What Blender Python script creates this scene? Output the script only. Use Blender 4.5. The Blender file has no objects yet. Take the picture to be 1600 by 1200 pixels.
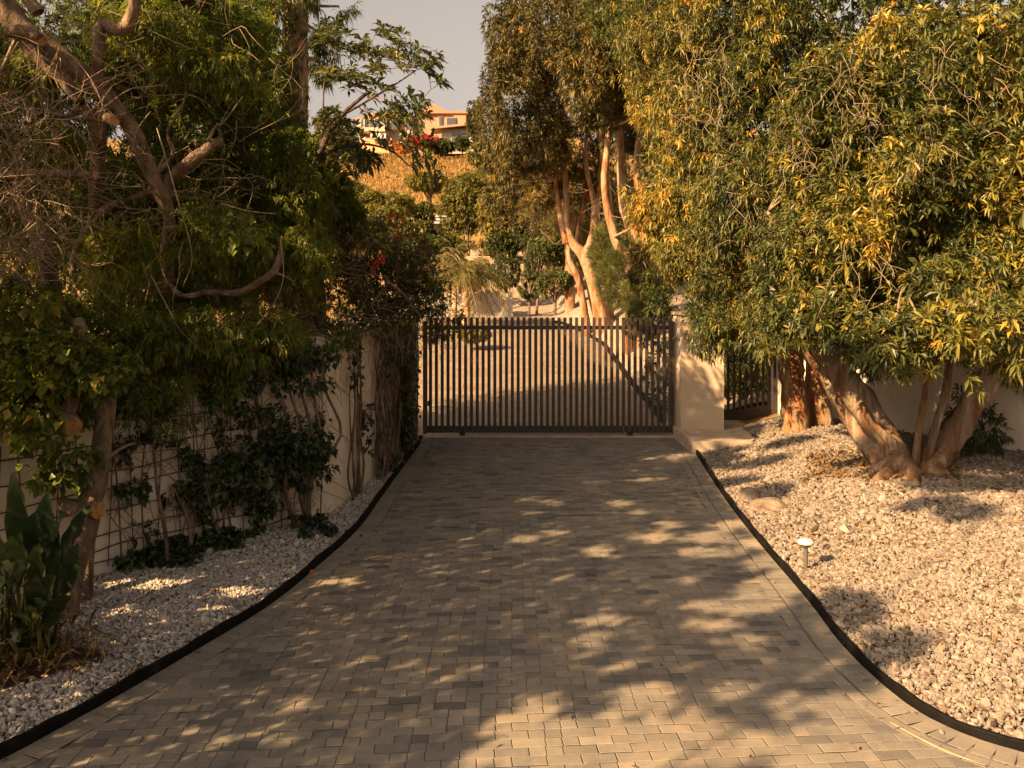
import bpy, math, random
import numpy as np
from math import radians as R, sin, cos, pi
from mathutils import Vector
random.seed(7); rng = np.random.default_rng(7)
sc = bpy.context.scene
col = sc.collection
# ------------------------------------------------------------------ camera
F = 1350.0; H = 2.65; HZ = 460.0            # focal length in photo pixels, eye height, horizon row
cam = bpy.data.cameras.new('Camera'); camo = bpy.data.objects.new('Camera', cam); col.objects.link(camo)
cam.sensor_width = 36; cam.lens = 36*F/1600; cam.shift_y = (HZ-600)/1600
cam.clip_start = .1; cam.clip_end = 2000
camo.location = (0, 0, H); camo.rotation_euler = (R(90), 0, 0)
sc.camera = camo
# ------------------------------------------------------------------ light
SUN_EL = 31.0
SD = Vector((-.77, -.64, 0)).normalized()   # horizontal direction towards the sun
sun = bpy.data.lights.new('Sun', 'SUN'); sun.energy = 5.0; sun.angle = R(.5); sun.color = (1, .65, .335)
suno = bpy.data.objects.new('Sun', sun); col.objects.link(suno)
sv = Vector((SD.x*cos(R(SUN_EL)), SD.y*cos(R(SUN_EL)), sin(R(SUN_EL))))
suno.rotation_euler = sv.to_track_quat('Z', 'Y').to_euler()
suno.location = (-20, -20, 20)
w = bpy.data.worlds.new('World'); sc.world = w; w.use_nodes = True
nt = w.node_tree; nt.nodes.clear()
out = nt.nodes.new('ShaderNodeOutputWorld'); bg = nt.nodes.new('ShaderNodeBackground')
sky = nt.nodes.new('ShaderNodeTexSky'); sky.sky_type = 'NISHITA'; sky.sun_disc = False
sky.sun_elevation = R(SUN_EL); sky.sun_rotation = math.atan2(SD.x, SD.y)
sky.dust_density = 5; sky.air_density = 1.0; sky.ozone_density = 1.0
hs = nt.nodes.new('ShaderNodeHueSaturation'); hs.inputs['Saturation'].default_value = .28
mt = nt.nodes.new('ShaderNodeMix'); mt.data_type = 'RGBA'; mt.blend_type = 'MULTIPLY'; mt.inputs[0].default_value = 1
mt.inputs[7].default_value = (1.13, .93, .76, 1)
nt.links.new(sky.outputs[0], hs.inputs['Color']); nt.links.new(hs.outputs[0], mt.inputs[6])
nt.links.new(mt.outputs[2], bg.inputs[0]); nt.links.new(bg.outputs[0], out.inputs[0])
bg.inputs[1].default_value = .051
vs = sc.view_settings; vs.view_transform = 'Standard'; vs.look = 'None'; vs.exposure = 1.93; vs.gamma = 1; vs.use_curve_mapping = False
sc.cycles.max_bounces = 6; sc.cycles.diffuse_bounces = 3; sc.cycles.glossy_bounces = 2
sc.cycles.transmission_bounces = 4; sc.cycles.transparent_max_bounces = 4

# ------------------------------------------------------------------ helpers
def P(x, y, Y, ):
    return np.array([(x-800)*Y/F, Y, H-(y-HZ)*Y/F])
def G(x, y, z=0):
    Y = F*(H-z)/(y-HZ); return np.array([(x-800)*Y/F, Y, z])

def tag(o, label=None, cat=None, group=None, kind=None):
    if label: o['label'] = label
    if cat: o['category'] = cat
    if group: o['group'] = group
    if kind: o['kind'] = kind
    return o
def empty(name, loc, label, cat, group=None):
    o = bpy.data.objects.new(name, None); col.objects.link(o); o.location = tuple(float(v) for v in loc)
    return tag(o, label, cat, group)
def link(name, me, mat, parent=None):
    o = bpy.data.objects.new(name, me); col.objects.link(o)
    if mat is not None: me.materials.append(mat)
    if parent is not None:
        o.parent = parent
        q = parent; off = Vector((0, 0, 0))
        while q is not None: off += q.location; q = q.parent
        me.transform(__import__('mathutils').Matrix.Translation(-off))
    return o
def mesh_np(name, V, Fs, rnd=None, smooth=False):
    """V (n,3), Fs list of face arrays (m,k)."""
    me = bpy.data.meshes.new(name)
    V = np.asarray(V, dtype=np.float32)
    Fs = [np.asarray(f, dtype=np.int32) for f in Fs if len(f)]
    me.vertices.add(len(V)); me.vertices.foreach_set('co', V.ravel())
    nl = sum(f.size for f in Fs); npoly = sum(len(f) for f in Fs)
    me.loops.add(nl); me.polygons.add(npoly)
    me.loops.foreach_set('vertex_index', np.concatenate([f.ravel() for f in Fs]))
    st = []; o = 0
    for f in Fs:
        st.append(o+np.arange(len(f))*f.shape[1]); o += f.size
    me.polygons.foreach_set('loop_start', np.concatenate(st).astype(np.int32))
    me.polygons.foreach_set('use_smooth', np.full(npoly, bool(smooth)))
    if rnd is not None:
        a = me.attributes.new('rnd', 'FLOAT', 'POINT'); a.data.foreach_set('value', np.asarray(rnd, dtype=np.float32))
    me.update(calc_edges=True); me.validate()
    return me
class MB:
    def __init__(s): s.V = []; s.F = {}; s.R = []; s.n = 0
    def add(s, V, faces, r=None):
        V = np.asarray(V, dtype=float)
        for f in faces:
            s.F.setdefault(len(f), []).append([i+s.n for i in f])
        s.V.append(V); s.R.append(np.full(len(V), random.random() if r is None else r)); s.n += len(V)
    def box(s, c, d, rz=0, r=None, bev=0):
        x, y, z = [v/2 for v in d]; ca, sa = cos(rz), sin(rz)
        if bev <= 0:
            pts = [(-x,-y,-z),(x,-y,-z),(x,y,-z),(-x,y,-z),(-x,-y,z),(x,-y,z),(x,y,z),(-x,y,z)]
            fc = [(0,3,2,1),(4,5,6,7),(0,1,5,4),(1,2,6,5),(2,3,7,6),(3,0,4,7)]
        else:
            b = bev; pts = []
            def ring(ix, iy, zz): pts.extend([(-ix,-iy,zz),(ix,-iy,zz),(ix,iy,zz),(-ix,iy,zz)])
            ring(x-b, y-b, -z); ring(x, y, -z+b); ring(x, y, z-b); ring(x-b, y-b, z)
            fc = [(0,3,2,1),(12,13,14,15)]
            for k in range(3):
                for i in range(4):
                    j = (i+1) % 4; fc.append((k*4+i, k*4+j, k*4+4+j, k*4+4+i))
        s.add([(c[0]+p[0]*ca-p[1]*sa, c[1]+p[0]*sa+p[1]*ca, c[2]+p[2]) for p in pts], fc, r)
        return s
    def prism(s, poly, z0, z1, r=None):
        n = len(poly)
        V = [(p[0], p[1], z0) for p in poly]+[(p[0], p[1], z1) for p in poly]
        fc = [tuple(range(n))[::-1], tuple(range(n, 2*n))]+[(i, (i+1) % n, n+(i+1) % n, n+i) for i in range(n)]
        s.add(V, fc, r); return s
    def tube(s, pts, rad, sides=8, bump=.0, r=None, sub=4, cap=True):
        pts = np.array(pts, dtype=float); rad = np.array(rad if np.ndim(rad) else [rad]*len(pts), dtype=float)
        if len(pts) > 2 and sub > 1:
            pp = np.vstack([2*pts[0]-pts[1], pts, 2*pts[-1]-pts[-2]]); rr = np.concatenate([[rad[0]], rad, [rad[-1]]])
            q = []; qr = []
            for i in range(len(pts)-1):
                for k in range(sub):
                    t = k/sub; a, b, c, d = pp[i:i+4]
                    q.append(.5*((2*b)+(c-a)*t+(2*a-5*b+4*c-d)*t*t+(3*b-a-3*c+d)*t**3)); qr.append(rr[i+1]*(1-t)+rr[i+2]*t)
            q.append(pts[-1]); qr.append(rad[-1]); pts = np.array(q); rad = np.array(qr)
        n = len(pts); T = np.gradient(pts, axis=0); T /= np.linalg.norm(T, axis=1)[:, None]+1e-9
        up = np.array([0, 0, 1.]) if abs(T[0][2]) < .9 else np.array([1., 0, 0])
        u = np.cross(T[0], up); u /= np.linalg.norm(u); U = []
        for i in range(n):
            u = u-T[i]*np.dot(u, T[i]); u /= np.linalg.norm(u)+1e-9; U.append(u)
        U = np.array(U); W = np.cross(T, U)
        ang = np.arange(sides)*2*pi/sides; ph = random.random()*9
        V = np.zeros((n, sides, 3))
        for k, a in enumerate(ang):
            m = 1+bump*(np.sin(3*a+ph+np.arange(n)*.37)*.6+np.sin(2*a-ph*2+np.arange(n)*.9)*.4+rng.normal(0, .35, n))
            V[:, k] = pts+(U*cos(a)+W*sin(a))*(rad*m)[:, None]
        fc = []
        for i in range(n-1):
            for k in range(sides):
                j = (k+1) % sides; fc.append((i*sides+k, i*sides+j, (i+1)*sides+j, (i+1)*sides+k))
        if cap: fc.append(tuple((n-1)*sides+k for k in range(sides)))
        s.add(V.reshape(-1, 3), fc, r); return s
    def build(s, name, mat, parent=None, smooth=False):
        V = np.vstack(s.V); Rr = np.concatenate(s.R)
        me = mesh_np(name, V, [np.array(f) for f in s.F.values()], Rr, smooth)
        return link(name, me, mat, parent)

# ------------------------------------------------------------------ materials
def mat(name, color=(.5, .5, .5), rough=.8, spec=.3, metal=0):
    m = bpy.data.materials.new(name); m.use_nodes = True
    b = m.node_tree.nodes['Principled BSDF']
    b.inputs['Base Color'].default_value = (*color, 1); b.inputs['Roughness'].default_value = rough
    b.inputs['Specular IOR Level'].default_value = spec; b.inputs['Metallic'].default_value = metal
    return m
def N(m, t, **k):
    n = m.node_tree.nodes.new(t)
    for a, v in k.items(): setattr(n, a, v)
    return n
def L(m, a, b): m.node_tree.links.new(a, b)
def ramp(m, stops, interp='LINEAR'):
    r = N(m, 'ShaderNodeValToRGB'); e = r.color_ramp; e.interpolation = interp
    e.elements[0].position = stops[0][0]; e.elements[0].color = (*stops[0][1], 1)
    e.elements[1].position = stops[-1][0]; e.elements[1].color = (*stops[-1][1], 1)
    for p, c in stops[1:-1]:
        q = e.elements.new(p); q.color = (*c, 1)
    return r
def noise(m, scale, detail=4, rough=.6, coord='Object', dist=0, vec=None):
    tc = N(m, 'ShaderNodeTexCoord'); n = N(m, 'ShaderNodeTexNoise')
    n.inputs['Scale'].default_value = scale; n.inputs['Detail'].default_value = detail; n.inputs['Roughness'].default_value = rough
    n.inputs['Distortion'].default_value = dist
    if vec is not None:
        mp = N(m, 'ShaderNodeMapping'); mp.inputs['Scale'].default_value = vec; L(m, tc.outputs[coord], mp.inputs[0]); L(m, mp.outputs[0], n.inputs['Vector'])
    else: L(m, tc.outputs[coord], n.inputs['Vector'])
    return n
def bump(m, h, strength=.3, dist=.01):
    b = N(m, 'ShaderNodeBump'); b.inputs['Strength'].default_value = strength; b.inputs['Distance'].default_value = dist
    L(m, h, b.inputs['Height']); L(m, b.outputs[0], m.node_tree.nodes['Principled BSDF'].inputs['Normal']); return b
def mixc(m, fac, a, b, mode='MIX'):
    x = N(m, 'ShaderNodeMix', data_type='RGBA', blend_type=mode)
    for s, v in ((0, fac), (6, a), (7, b)):
        if hasattr(v, 'is_linked') or hasattr(v, 'links'): L(m, v, x.inputs[s])
        elif isinstance(v, (int, float)): x.inputs[s].default_value = v
        else: x.inputs[s].default_value = (*v, 1)
    return x.outputs[2]
def PB(m): return m.node_tree.nodes['Principled BSDF']
def leafmat(name, stops, trans=.3, rough=.45, tcol=(1.3, 1.25, .5), spec=.35):
    m = mat(name, rough=rough, spec=spec)
    at = N(m, 'ShaderNodeAttribute', attribute_name='rnd'); r = ramp(m, stops); L(m, at.outputs['Fac'], r.inputs[0])
    L(m, r.outputs[0], PB(m).inputs['Base Color'])
    tr = N(m, 'ShaderNodeBsdfTranslucent'); c = mixc(m, 1.0, r.outputs[0], tcol, 'MULTIPLY'); L(m, c, tr.inputs[0])
    mx = N(m, 'ShaderNodeMixShader'); mx.inputs[0].default_value = trans
    L(m, PB(m).outputs[0], mx.inputs[1]); L(m, tr.outputs[0], mx.inputs[2])
    L(m, mx.outputs[0], m.node_tree.nodes['Material Output'].inputs[0]); return m
def noisemat(name, stops, scale, rough=.85, bs=.3, bd=.01, detail=6, vec=None, bscale=None, spec=.2, dist=0):
    m = mat(name, rough=rough, spec=spec); n = noise(m, scale, detail, .65, dist=dist, vec=vec); r = ramp(m, stops)
    L(m, n.outputs[0], r.inputs[0]); L(m, r.outputs[0], PB(m).inputs['Base Color'])
    n2 = noise(m, bscale, 5, .7, vec=vec) if bscale else n
    bump(m, n2.outputs[0], bs, bd); return m
M = {}
M['bark'] = noisemat('bark', [(.3, (.045, .03, .02)), (.48, (.14, .095, .062)), (.6, (.22, .155, .105)), (.75, (.32, .24, .17))], 7, bs=1, bd=.06, vec=(1, 1, .5), bscale=17, dist=.7)
M['barkdark'] = noisemat('barkdark', [(.3, (.03, .02, .014)), (.7, (.12, .08, .055))], 12, bs=.8, bd=.02)
M['twig'] = noisemat('twig', [(.3, (.12, .085, .05)), (.7, (.32, .24, .16))], 5, bs=.2)
M['paperbark'] = noisemat('paperbark', [(.3, (.06, .025, .012)), (.42, (.2, .08, .03)), (.52, (.27, .17, .09)), (.7, (.36, .27, .18))], 3.2, bs=1.0, bd=.05, vec=(1, 1, .3), bscale=11, dist=.6)
M['gnarled'] = noisemat('gnarled_bark', [(.3, (.04, .022, .013)), (.45, (.15, .075, .035)), (.55, (.2, .145, .095)), (.72, (.33, .26, .19))], 4.5, bs=1.0, bd=.06, vec=(1, 1, .22), bscale=13, dist=.8)
M['palmbark'] = noisemat('palmbark', [(.3, (.10, .06, .035)), (.5, (.33, .21, .11)), (.7, (.5, .34, .2))], 5, bs=.9, bd=.03, vec=(1, 1, 1.6), bscale=14)
M['cut'] = noisemat('cut_wood', [(.35, (.16, .075, .028)), (.5, (.3, .15, .055)), (.7, (.4, .22, .09))], 26, bs=.5)
M['stucco'] = noisemat('stucco', [(.25, (.45, .37, .28)), (.5, (.62, .54, .43)), (.75, (.7, .62, .51))], 1.3, bs=.25, bd=.006, detail=8, bscale=90, vec=(1, 1, .55))
M['stucco_sunlit'] = noisemat('stucco_sunlit', [(.25, (.3, .225, .15)), (.5, (.43, .34, .245)), (.75, (.49, .4, .3))], 1.1, bs=.25, bd=.006, detail=8, bscale=90, vec=(1, 1, .5))  # same render as stucco, painted darker for the sunlit pillar than for shaded walls
M['stucco_far'] = noisemat('stucco_far', [(.3, (.3, .255, .205)), (.7, (.37, .32, .265))], .8, bs=.1)
M['peach'] = noisemat('peach', [(.3, (.3, .165, .105)), (.7, (.36, .205, .135))], .5, bs=.1)
M['terracotta'] = noisemat('terracotta', [(.3, (.5, .22, .1)), (.7, (.66, .33, .16))], 2, bs=.3)
M['concrete'] = noisemat('concrete', [(.3, (.24, .18, .12)), (.55, (.38, .31, .23)), (.75, (.46, .39, .3))], 4, bs=.4, bd=.006, bscale=60)
M['rock'] = noisemat('rock', [(.3, (.09, .06, .04)), (.5, (.2, .155, .11)), (.7, (.32, .26, .19))], 6, bs=1, bd=.04, bscale=16)
M['metal'] = noisemat('dark_metal', [(.3, (.022, .015, .01)), (.7, (.045, .03, .02))], 30, rough=.5, bs=.05, spec=.5)
M['edging'] = noisemat('edging', [(.35, (.002, .002, .002)), (.6, (.006, .005, .004)), (.78, (.03, .024, .016))], 7, rough=.75, bs=.3, bd=.004, spec=.12)
M['steel'] = mat('steel', (.16, .14, .12), .45, .5, .6)
M['pale_gravel'] = noisemat('pale_gravel', [(.3, (.14, .1, .07)), (.5, (.26, .205, .15)), (.7, (.35, .29, .225))], 9, bs=1, bd=.05, detail=12, bscale=24)
M['white'] = mat('white_plastic', (.5, .47, .42), .4, .5)
M['black'] = mat('black_plastic', (.015, .015, .016), .35, .5)
M['red'] = mat('red_plastic', (.55, .03, .02), .45, .5)
M['grey'] = mat('grey_plastic', (.32, .32, .33), .4, .5)
M['glass'] = mat('window_glass', (.05, .06, .07), .12, .6)
M['rust'] = noisemat('rust', [(.3, (.05, .03, .02)), (.7, (.16, .09, .05))], 30, bs=.3)
M['soil'] = noisemat('soil', [(.3, (.035, .022, .014)), (.6, (.09, .06, .035)), (.75, (.16, .11, .06))], 14, bs=1, bd=.03, bscale=45)
M['hill'] = noisemat('hill', [(.28, (.045, .05, .015)), (.42, (.14, .095, .03)), (.55, (.26, .15, .05)), (.75, (.34, .21, .075))], .28, bs=1, bd=.5, detail=10, bscale=1.6)
# leaves: the ramp runs over a per-leaf random number
M['L_olive'] = leafmat('leaf_olive', [(0, (.02, .028, .008)), (.3, (.05, .06, .014)), (.52, (.12, .112, .02)), (.75, (.3, .215, .028)), (1, (.48, .21, .03))], .16)
M['L_melal'] = leafmat('leaf_willow', [(0, (.02, .022, .008)), (.5, (.08, .07, .019)), (.85, (.19, .14, .03)), (1, (.32, .17, .04))], .2, .6)
M['L_dark'] = leafmat('leaf_dark', [(0, (.018, .024, .007)), (.5, (.05, .066, .014)), (.85, (.11, .12, .022)), (1, (.2, .17, .03))], .35, .5)
M['L_brush'] = leafmat('leaf_brush', [(0, (.03, .028, .012)), (.4, (.06, .055, .018)), (.75, (.13, .09, .03)), (1, (.26, .14, .05))], .25, .6)
M['L_fern'] = leafmat('leaf_fern', [(0, (.034, .046, .009)), (.5, (.105, .135, .02)), (.82, (.2, .22, .03)), (1, (.38, .3, .045))], .42, .5)
M['L_ivy'] = leafmat('leaf_ivy', [(0, (.012, .022, .009)), (.6, (.03, .05, .016)), (1, (.08, .1, .03))], .15, .35)
M['L_loquat'] = leafmat('leaf_loquat', [(0, (.025, .035, .012)), (.5, (.07, .085, .022)), (.85, (.17, .15, .03)), (1, (.45, .15, .03))], .3, .35)
M['L_yellow'] = leafmat('leaf_yellow', [(0, (.05, .06, .012)), (.5, (.14, .13, .022)), (1, (.27, .19, .03))], .3, .6)
M['L_palm'] = leafmat('leaf_palm', [(0, (.035, .045, .014)), (.6, (.1, .095, .022)), (1, (.22, .15, .04))], .2, .5, spec=.2)
M['L_grass'] = leafmat('dry_grass', [(0, (.09, .075, .02)), (.5, (.24, .145, .045)), (1, (.36, .2, .06))], .3, .8)
M['L_hedge'] = leafmat('leaf_hedge', [(0, (.03, .04, .012)), (.6, (.08, .09, .022)), (1, (.16, .14, .035))], .2, .6)
M['L_paddle'] = leafmat('leaf_paddle', [(0, (.025, .05, .02)), (.7, (.06, .09, .035)), (1, (.12, .14, .04))], .2, .32, spec=.5)
M['L_dead'] = leafmat('leaf_dead', [(0, (.05, .03, .015)), (.6, (.17, .1, .04)), (1, (.34, .2, .07))], .1, .7)
M['L_red'] = leafmat('petal_red', [(0, (.4, .02, .02)), (1, (.7, .06, .04))], .3, .6, (1, .5, .5))
M['L_orange'] = leafmat('leaf_orange', [(0, (.3, .1, .02)), (1, (.6, .24, .04))], .3, .6, (1, .7, .4))
# gravel stones
m = M['stone'] = mat('gravel_stone', rough=.85, spec=.25)
at = N(m, 'ShaderNodeAttribute', attribute_name='rnd')
r = ramp(m, [(0, (.06, .038, .022)), (.12, (.115, .082, .056)), (.5, (.19, .157, .124)), (1, (.275, .237, .195))]); L(m, at.outputs['Fac'], r.inputs[0])
n = noise(m, 60, 3); c = mixc(m, .25, r.outputs[0], n.outputs[0], 'MULTIPLY'); L(m, c, PB(m).inputs['Base Color']); bump(m, n.outputs[0], .4, .004)
m = M['stone_white'] = mat('white_gravel_stone', rough=.85, spec=.25)
at = N(m, 'ShaderNodeAttribute', attribute_name='rnd')
r = ramp(m, [(0, (.11, .085, .06)), (.12, (.24, .2, .165)), (.5, (.38, .34, .29)), (1, (.54, .5, .45))]); L(m, at.outputs['Fac'], r.inputs[0])
n = noise(m, 60, 3); c = mixc(m, .25, r.outputs[0], n.outputs[0], 'MULTIPLY'); L(m, c, PB(m).inputs['Base Color']); bump(m, n.outputs[0], .4, .004)
# the bed under the loose stones
m = M['bed'] = mat('gravel_bed', rough=.9, spec=.1)
tc = N(m, 'ShaderNodeTexCoord'); v = N(m, 'ShaderNodeTexVoronoi'); v.inputs['Scale'].default_value = 48; L(m, tc.outputs['Object'], v.inputs['Vector'])
v2 = N(m, 'ShaderNodeTexVoronoi', feature='DISTANCE_TO_EDGE'); v2.inputs['Scale'].default_value = 48; L(m, tc.outputs['Object'], v2.inputs['Vector'])
r = ramp(m, [(0, (.04, .028, .018)), (.12, (.15, .12, .09)), (1, (.26, .22, .175))]); L(m, v2.outputs[0], r.inputs[0])
c = mixc(m, .35, r.outputs[0], v.outputs['Color'], 'MULTIPLY'); hs2 = N(m, 'ShaderNodeHueSaturation'); hs2.inputs['Saturation'].default_value = .25; L(m, c, hs2.inputs['Color'])
L(m, hs2.outputs[0], PB(m).inputs['Base Color']); bump(m, v2.outputs[0], 1, .03)
# pavers
m = M['paver'] = mat('paver', rough=.82, spec=.25)
at = N(m, 'ShaderNodeAttribute', attribute_name='rnd')
r = ramp(m, [(0, (.105, .1, .093)), (.15, (.138, .13, .117)), (.4, (.178, .164, .143)), (.75, (.21, .19, .16)), (1, (.252, .223, .182))]); L(m, at.outputs['Fac'], r.inputs[0])
n1 = noise(m, 3, 5, .7); n2 = noise(m, 160, 3, .7); n3 = noise(m, 1.1, 8, .7, vec=(1, .4, 1))
r1 = ramp(m, [(.3, (.72, .72, .74)), (.65, (1.12, 1.08, 1.0))]); L(m, n1.outputs[0], r1.inputs[0])
r2 = ramp(m, [(.3, (.72, .72, .72)), (.7, (1.2, 1.2, 1.2))]); L(m, n2.outputs[0], r2.inputs[0])
r3 = ramp(m, [(.3, (.64, .66, .7)), (.45, (.95, .95, .95)), (.7, (1.2, 1.1, .97))]); L(m, n3.outputs[0], r3.inputs[0])
c = mixc(m, 1, r.outputs[0], r1.outputs[0], 'MULTIPLY'); c = mixc(m, 1, c, r2.outputs[0], 'MULTIPLY'); c = mixc(m, 1, c, r3.outputs[0], 'MULTIPLY')
L(m, c, PB(m).inputs['Base Color']); bump(m, n2.outputs[0], .5, .003)
M['joint'] = noisemat('joint_sand', [(.3, (.1, .085, .065)), (.7, (.17, .145, .11))], 40, bs=.3)
# upper drive: brick pattern by object position
m = M['upper'] = mat('upper_paving', rough=.85, spec=.2)
tc = N(m, 'ShaderNodeTexCoord'); bt = N(m, 'ShaderNodeTexBrick'); L(m, tc.outputs['Object'], bt.inputs['Vector'])
bt.inputs['Color1'].default_value = (.225, .17, .118, 1); bt.inputs['Color2'].default_value = (.185, .14, .098, 1); bt.inputs['Mortar'].default_value = (.12, .09, .06, 1)
bt.inputs['Scale'].default_value = 1; bt.inputs['Brick Width'].default_value = .6; bt.inputs['Row Height'].default_value = .45; bt.inputs['Mortar Size'].default_value = .012
n = noise(m, 1.2, 6, .7); r = ramp(m, [(.3, (.8, .8, .8)), (.7, (1.1, 1.08, 1.05))]); L(m, n.outputs[0], r.inputs[0])
L(m, mixc(m, 1, bt.outputs[0], r.outputs[0], 'MULTIPLY'), PB(m).inputs['Base Color'])
# roof tiles
m = M['tile'] = mat('roof_tile', (.45, .2, .11), .8, .2)
tc = N(m, 'ShaderNodeTexCoord'); wv = N(m, 'ShaderNodeTexWave'); wv.inputs['Scale'].default_value = 4; L(m, tc.outputs['Object'], wv.inputs['Vector']); bump(m, wv.outputs[0], .6, .08)

# ------------------------------------------------------------------ leaves
def nrm(a): return a/(np.linalg.norm(a, axis=-1, keepdims=True)+1e-9)
def leafdata(B, D, Ln, Wd, rnd, droop=.15, fold=.25, mid=.45):
    n = len(B); D = nrm(D)
    up = nrm(np.array([0, 0, 1.])+rng.normal(0, .45, (n, 3)))
    S = nrm(np.cross(D, up)); U = np.cross(S, D)
    Ln = np.broadcast_to(Ln, n)[:, None]; Wd = np.broadcast_to(Wd, n)[:, None]
    z = np.array([0, 0, 1.])
    C = B+D*Ln*mid
    V = np.stack([B, C+S*Wd/2+U*Wd*fold, C-z*0.0, C-S*Wd/2+U*Wd*fold, B+D*Ln-z*Ln*droop], 1).reshape(-1, 3)
    i = np.arange(n)[:, None]*5
    Fq = np.concatenate([i+np.array([[0, 1, 4, 2]]), i+np.array([[0, 2, 4, 3]])])
    return V, Fq, np.repeat(rnd, 5)
class LB:
    """collects leaves into one mesh"""
    def __init__(s): s.V = []; s.F = []; s.R = []; s.n = 0
    def add(s, B, D, Ln, Wd, rnd, **k):
        V, Fq, Rr = leafdata(B, D, Ln, Wd, np.clip(rnd, 0, 1), **k)
        s.V.append(V); s.F.append(Fq+s.n); s.R.append(Rr); s.n += len(V); return s
    def build(s, name, mt, parent=None):
        me = mesh_np(name, np.vstack(s.V), [np.vstack(s.F)], np.concatenate(s.R)); return link(name, me, mt, parent)
def blob_points(blobs, n, shell=.55, seed=None, gap=-2.6):
    """points in ellipsoids (cx,cy,cz,rx,ry,rz), thick shell, with lumpy gaps; returns pts, outward"""
    g = np.random.default_rng(seed if seed is not None else int(rng.integers(1e9)))
    blobs = np.array(blobs, dtype=float); vol = (blobs[:, 3]*blobs[:, 4]*blobs[:, 5])**(2/3); cnt = np.maximum(1, (n*vol/vol.sum()).astype(int))
    P_, O_ = [], []
    for b, c in zip(blobs, cnt):
        d = nrm(g.normal(size=(c, 3))); rr = shell+(1-shell)*g.random(c)**.6
        # lumpy outline
        k = g.normal(size=(9, 3))*2.2; ph = g.random(9)*6.28
        lump = 1+.22*np.mean(np.sin(d@k.T*1.4+ph), axis=1)*2.2
        rr = rr*lump
        p = b[:3]+d*rr[:, None]*b[3:6]
        P_.append(p); O_.append(nrm(d/b[3:6]))
    p = np.vstack(P_); o = np.vstack(O_)
    k = g.normal(size=(12, 3))*g.uniform(1.2, 3.4, (12, 1)); ph = g.random(12)*6.28
    f = np.sin(p@k.T+ph).sum(1)
    keep = f > gap
    return p[keep], o[keep]
def clumps(blobs, n, seed=1, size=.42):
    g = np.random.default_rng(seed); out_ = []
    for b in blobs:
        for i in range(n):
            d = nrm(g.normal(size=(1, 3)))[0]; d[1] -= .35; d = nrm(d[None])[0]; f = g.uniform(.7, 1.0); s_ = size*g.uniform(.65, 1.25)
            out_.append((b[0]+d[0]*b[3]*f*.72, b[1]+d[1]*b[4]*f*.72, b[2]+d[2]*b[5]*f*.72, b[3]*s_, b[4]*s_, b[5]*s_*.9))
        out_.append((b[0], b[1]+b[4]*.3, b[2], b[3]*.6, b[4]*.5, b[5]*.6))
    return out_
def cluster_noise(p, s=1.3, seed=3):
    g = np.random.default_rng(seed); k = g.normal(size=(8, 3))*s; ph = g.random(8)*6.28
    return np.sin(p@k.T+ph).sum(1)/4.5
def rosettes(lb, tips, dirs, k, Ln, Wd, spread=1.0, droop=.25, down=0, bias=0, fold=.22, mid=.5, back=.0):
    n = len(tips); T = np.repeat(tips, k, 0); D = np.repeat(nrm(dirs), k, 0)
    D = nrm(D+rng.normal(0, 1, (n*k, 3))*spread+np.array([0, 0, -down]))
    base = T+rng.normal(0, .012, T.shape)-np.repeat(nrm(dirs), k, 0)*(rng.random((n*k, 1))*back)
    r = .42+.2*np.repeat(cluster_noise(tips), k)+np.repeat(rng.normal(0, .16, n), k)+rng.normal(0, .1, n*k)+bias
    s = np.repeat(rng.uniform(.7, 1.15, n), k)*rng.uniform(.65, 1.15, n*k)
    lb.add(base, D, Ln*s, Wd*s, r, droop=droop, fold=fold, mid=mid)
def whorls(lb, tips, dirs, k, Ln, Wd, elev=.45, droop=.12, bias=0, namp=.2, mid=.55, fold=.2):
    """star-like whorls: k leaves set round each twig end"""
    n = len(tips); A = nrm(dirs+0.0); U = nrm(np.cross(A, rng.normal(size=A.shape))); W = np.cross(A, U)
    ph = rng.random((n, 1))*6.28+np.arange(k)[None]*2.4+rng.normal(0, .25, (n, k)); el = np.abs(rng.normal(elev, .35, (n, k)))
    D = (U[:, None]*np.cos(ph)[..., None]+W[:, None]*np.sin(ph)[..., None])*np.cos(el)[..., None]+A[:, None]*np.sin(el)[..., None]
    D = D.reshape(-1, 3); T = np.repeat(tips, k, 0)-np.repeat(A, k, 0)*rng.random((n*k, 1))*.05
    r = .42+namp*np.repeat(cluster_noise(tips, 1.6), k)+np.repeat(rng.normal(0, .14, n), k)+rng.normal(0, .07, n*k)+bias
    s = np.repeat(rng.uniform(.6, 1.15, n), k)*rng.uniform(.75, 1.1, n*k)
    lb.add(T, D, Ln*s, Wd*s, r, droop=droop, fold=fold, mid=mid)
def connect_twigs(mb, nodes, targets, r0=.009, wig=.12, sag=.0, r=None):
    """each target is joined to its nearest node by a bent twig; the twig's middle becomes a node too"""
    nodes = [np.array(v, float) for v in nodes]
    root = nodes[0]; order = np.argsort(np.linalg.norm(targets-root, axis=1))
    arr = np.array(nodes)
    for i in order:
        t = targets[i]; d = np.linalg.norm(arr-t, axis=1); j = int(np.argmin(d)); a = arr[j]; ln = d[j]
        if ln < .05: continue
        m1 = a*.62+t*.38+rng.normal(0, wig*ln*.6, 3)+np.array([0, 0, sag*ln]); m2 = a*.25+t*.75+rng.normal(0, wig*ln*.5, 3)
        rb = r0*(.8+ln*1.1)
        mb.tube([a, m1, m2, t], [rb, rb*.75, rb*.55, rb*.3], sides=4, sub=2, cap=False)
        arr = np.vstack([arr, m1[None], m2[None]])
def sky_blob(px, py, Y, rx, ry, ryd=None):
    c = P(px, py, Y); return (*c, rx*Y/F, ryd if ryd else (rx+ry)/2*Y/F, ry*Y/F)
def path(*pts): return [P(*p) for p in pts]

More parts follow.
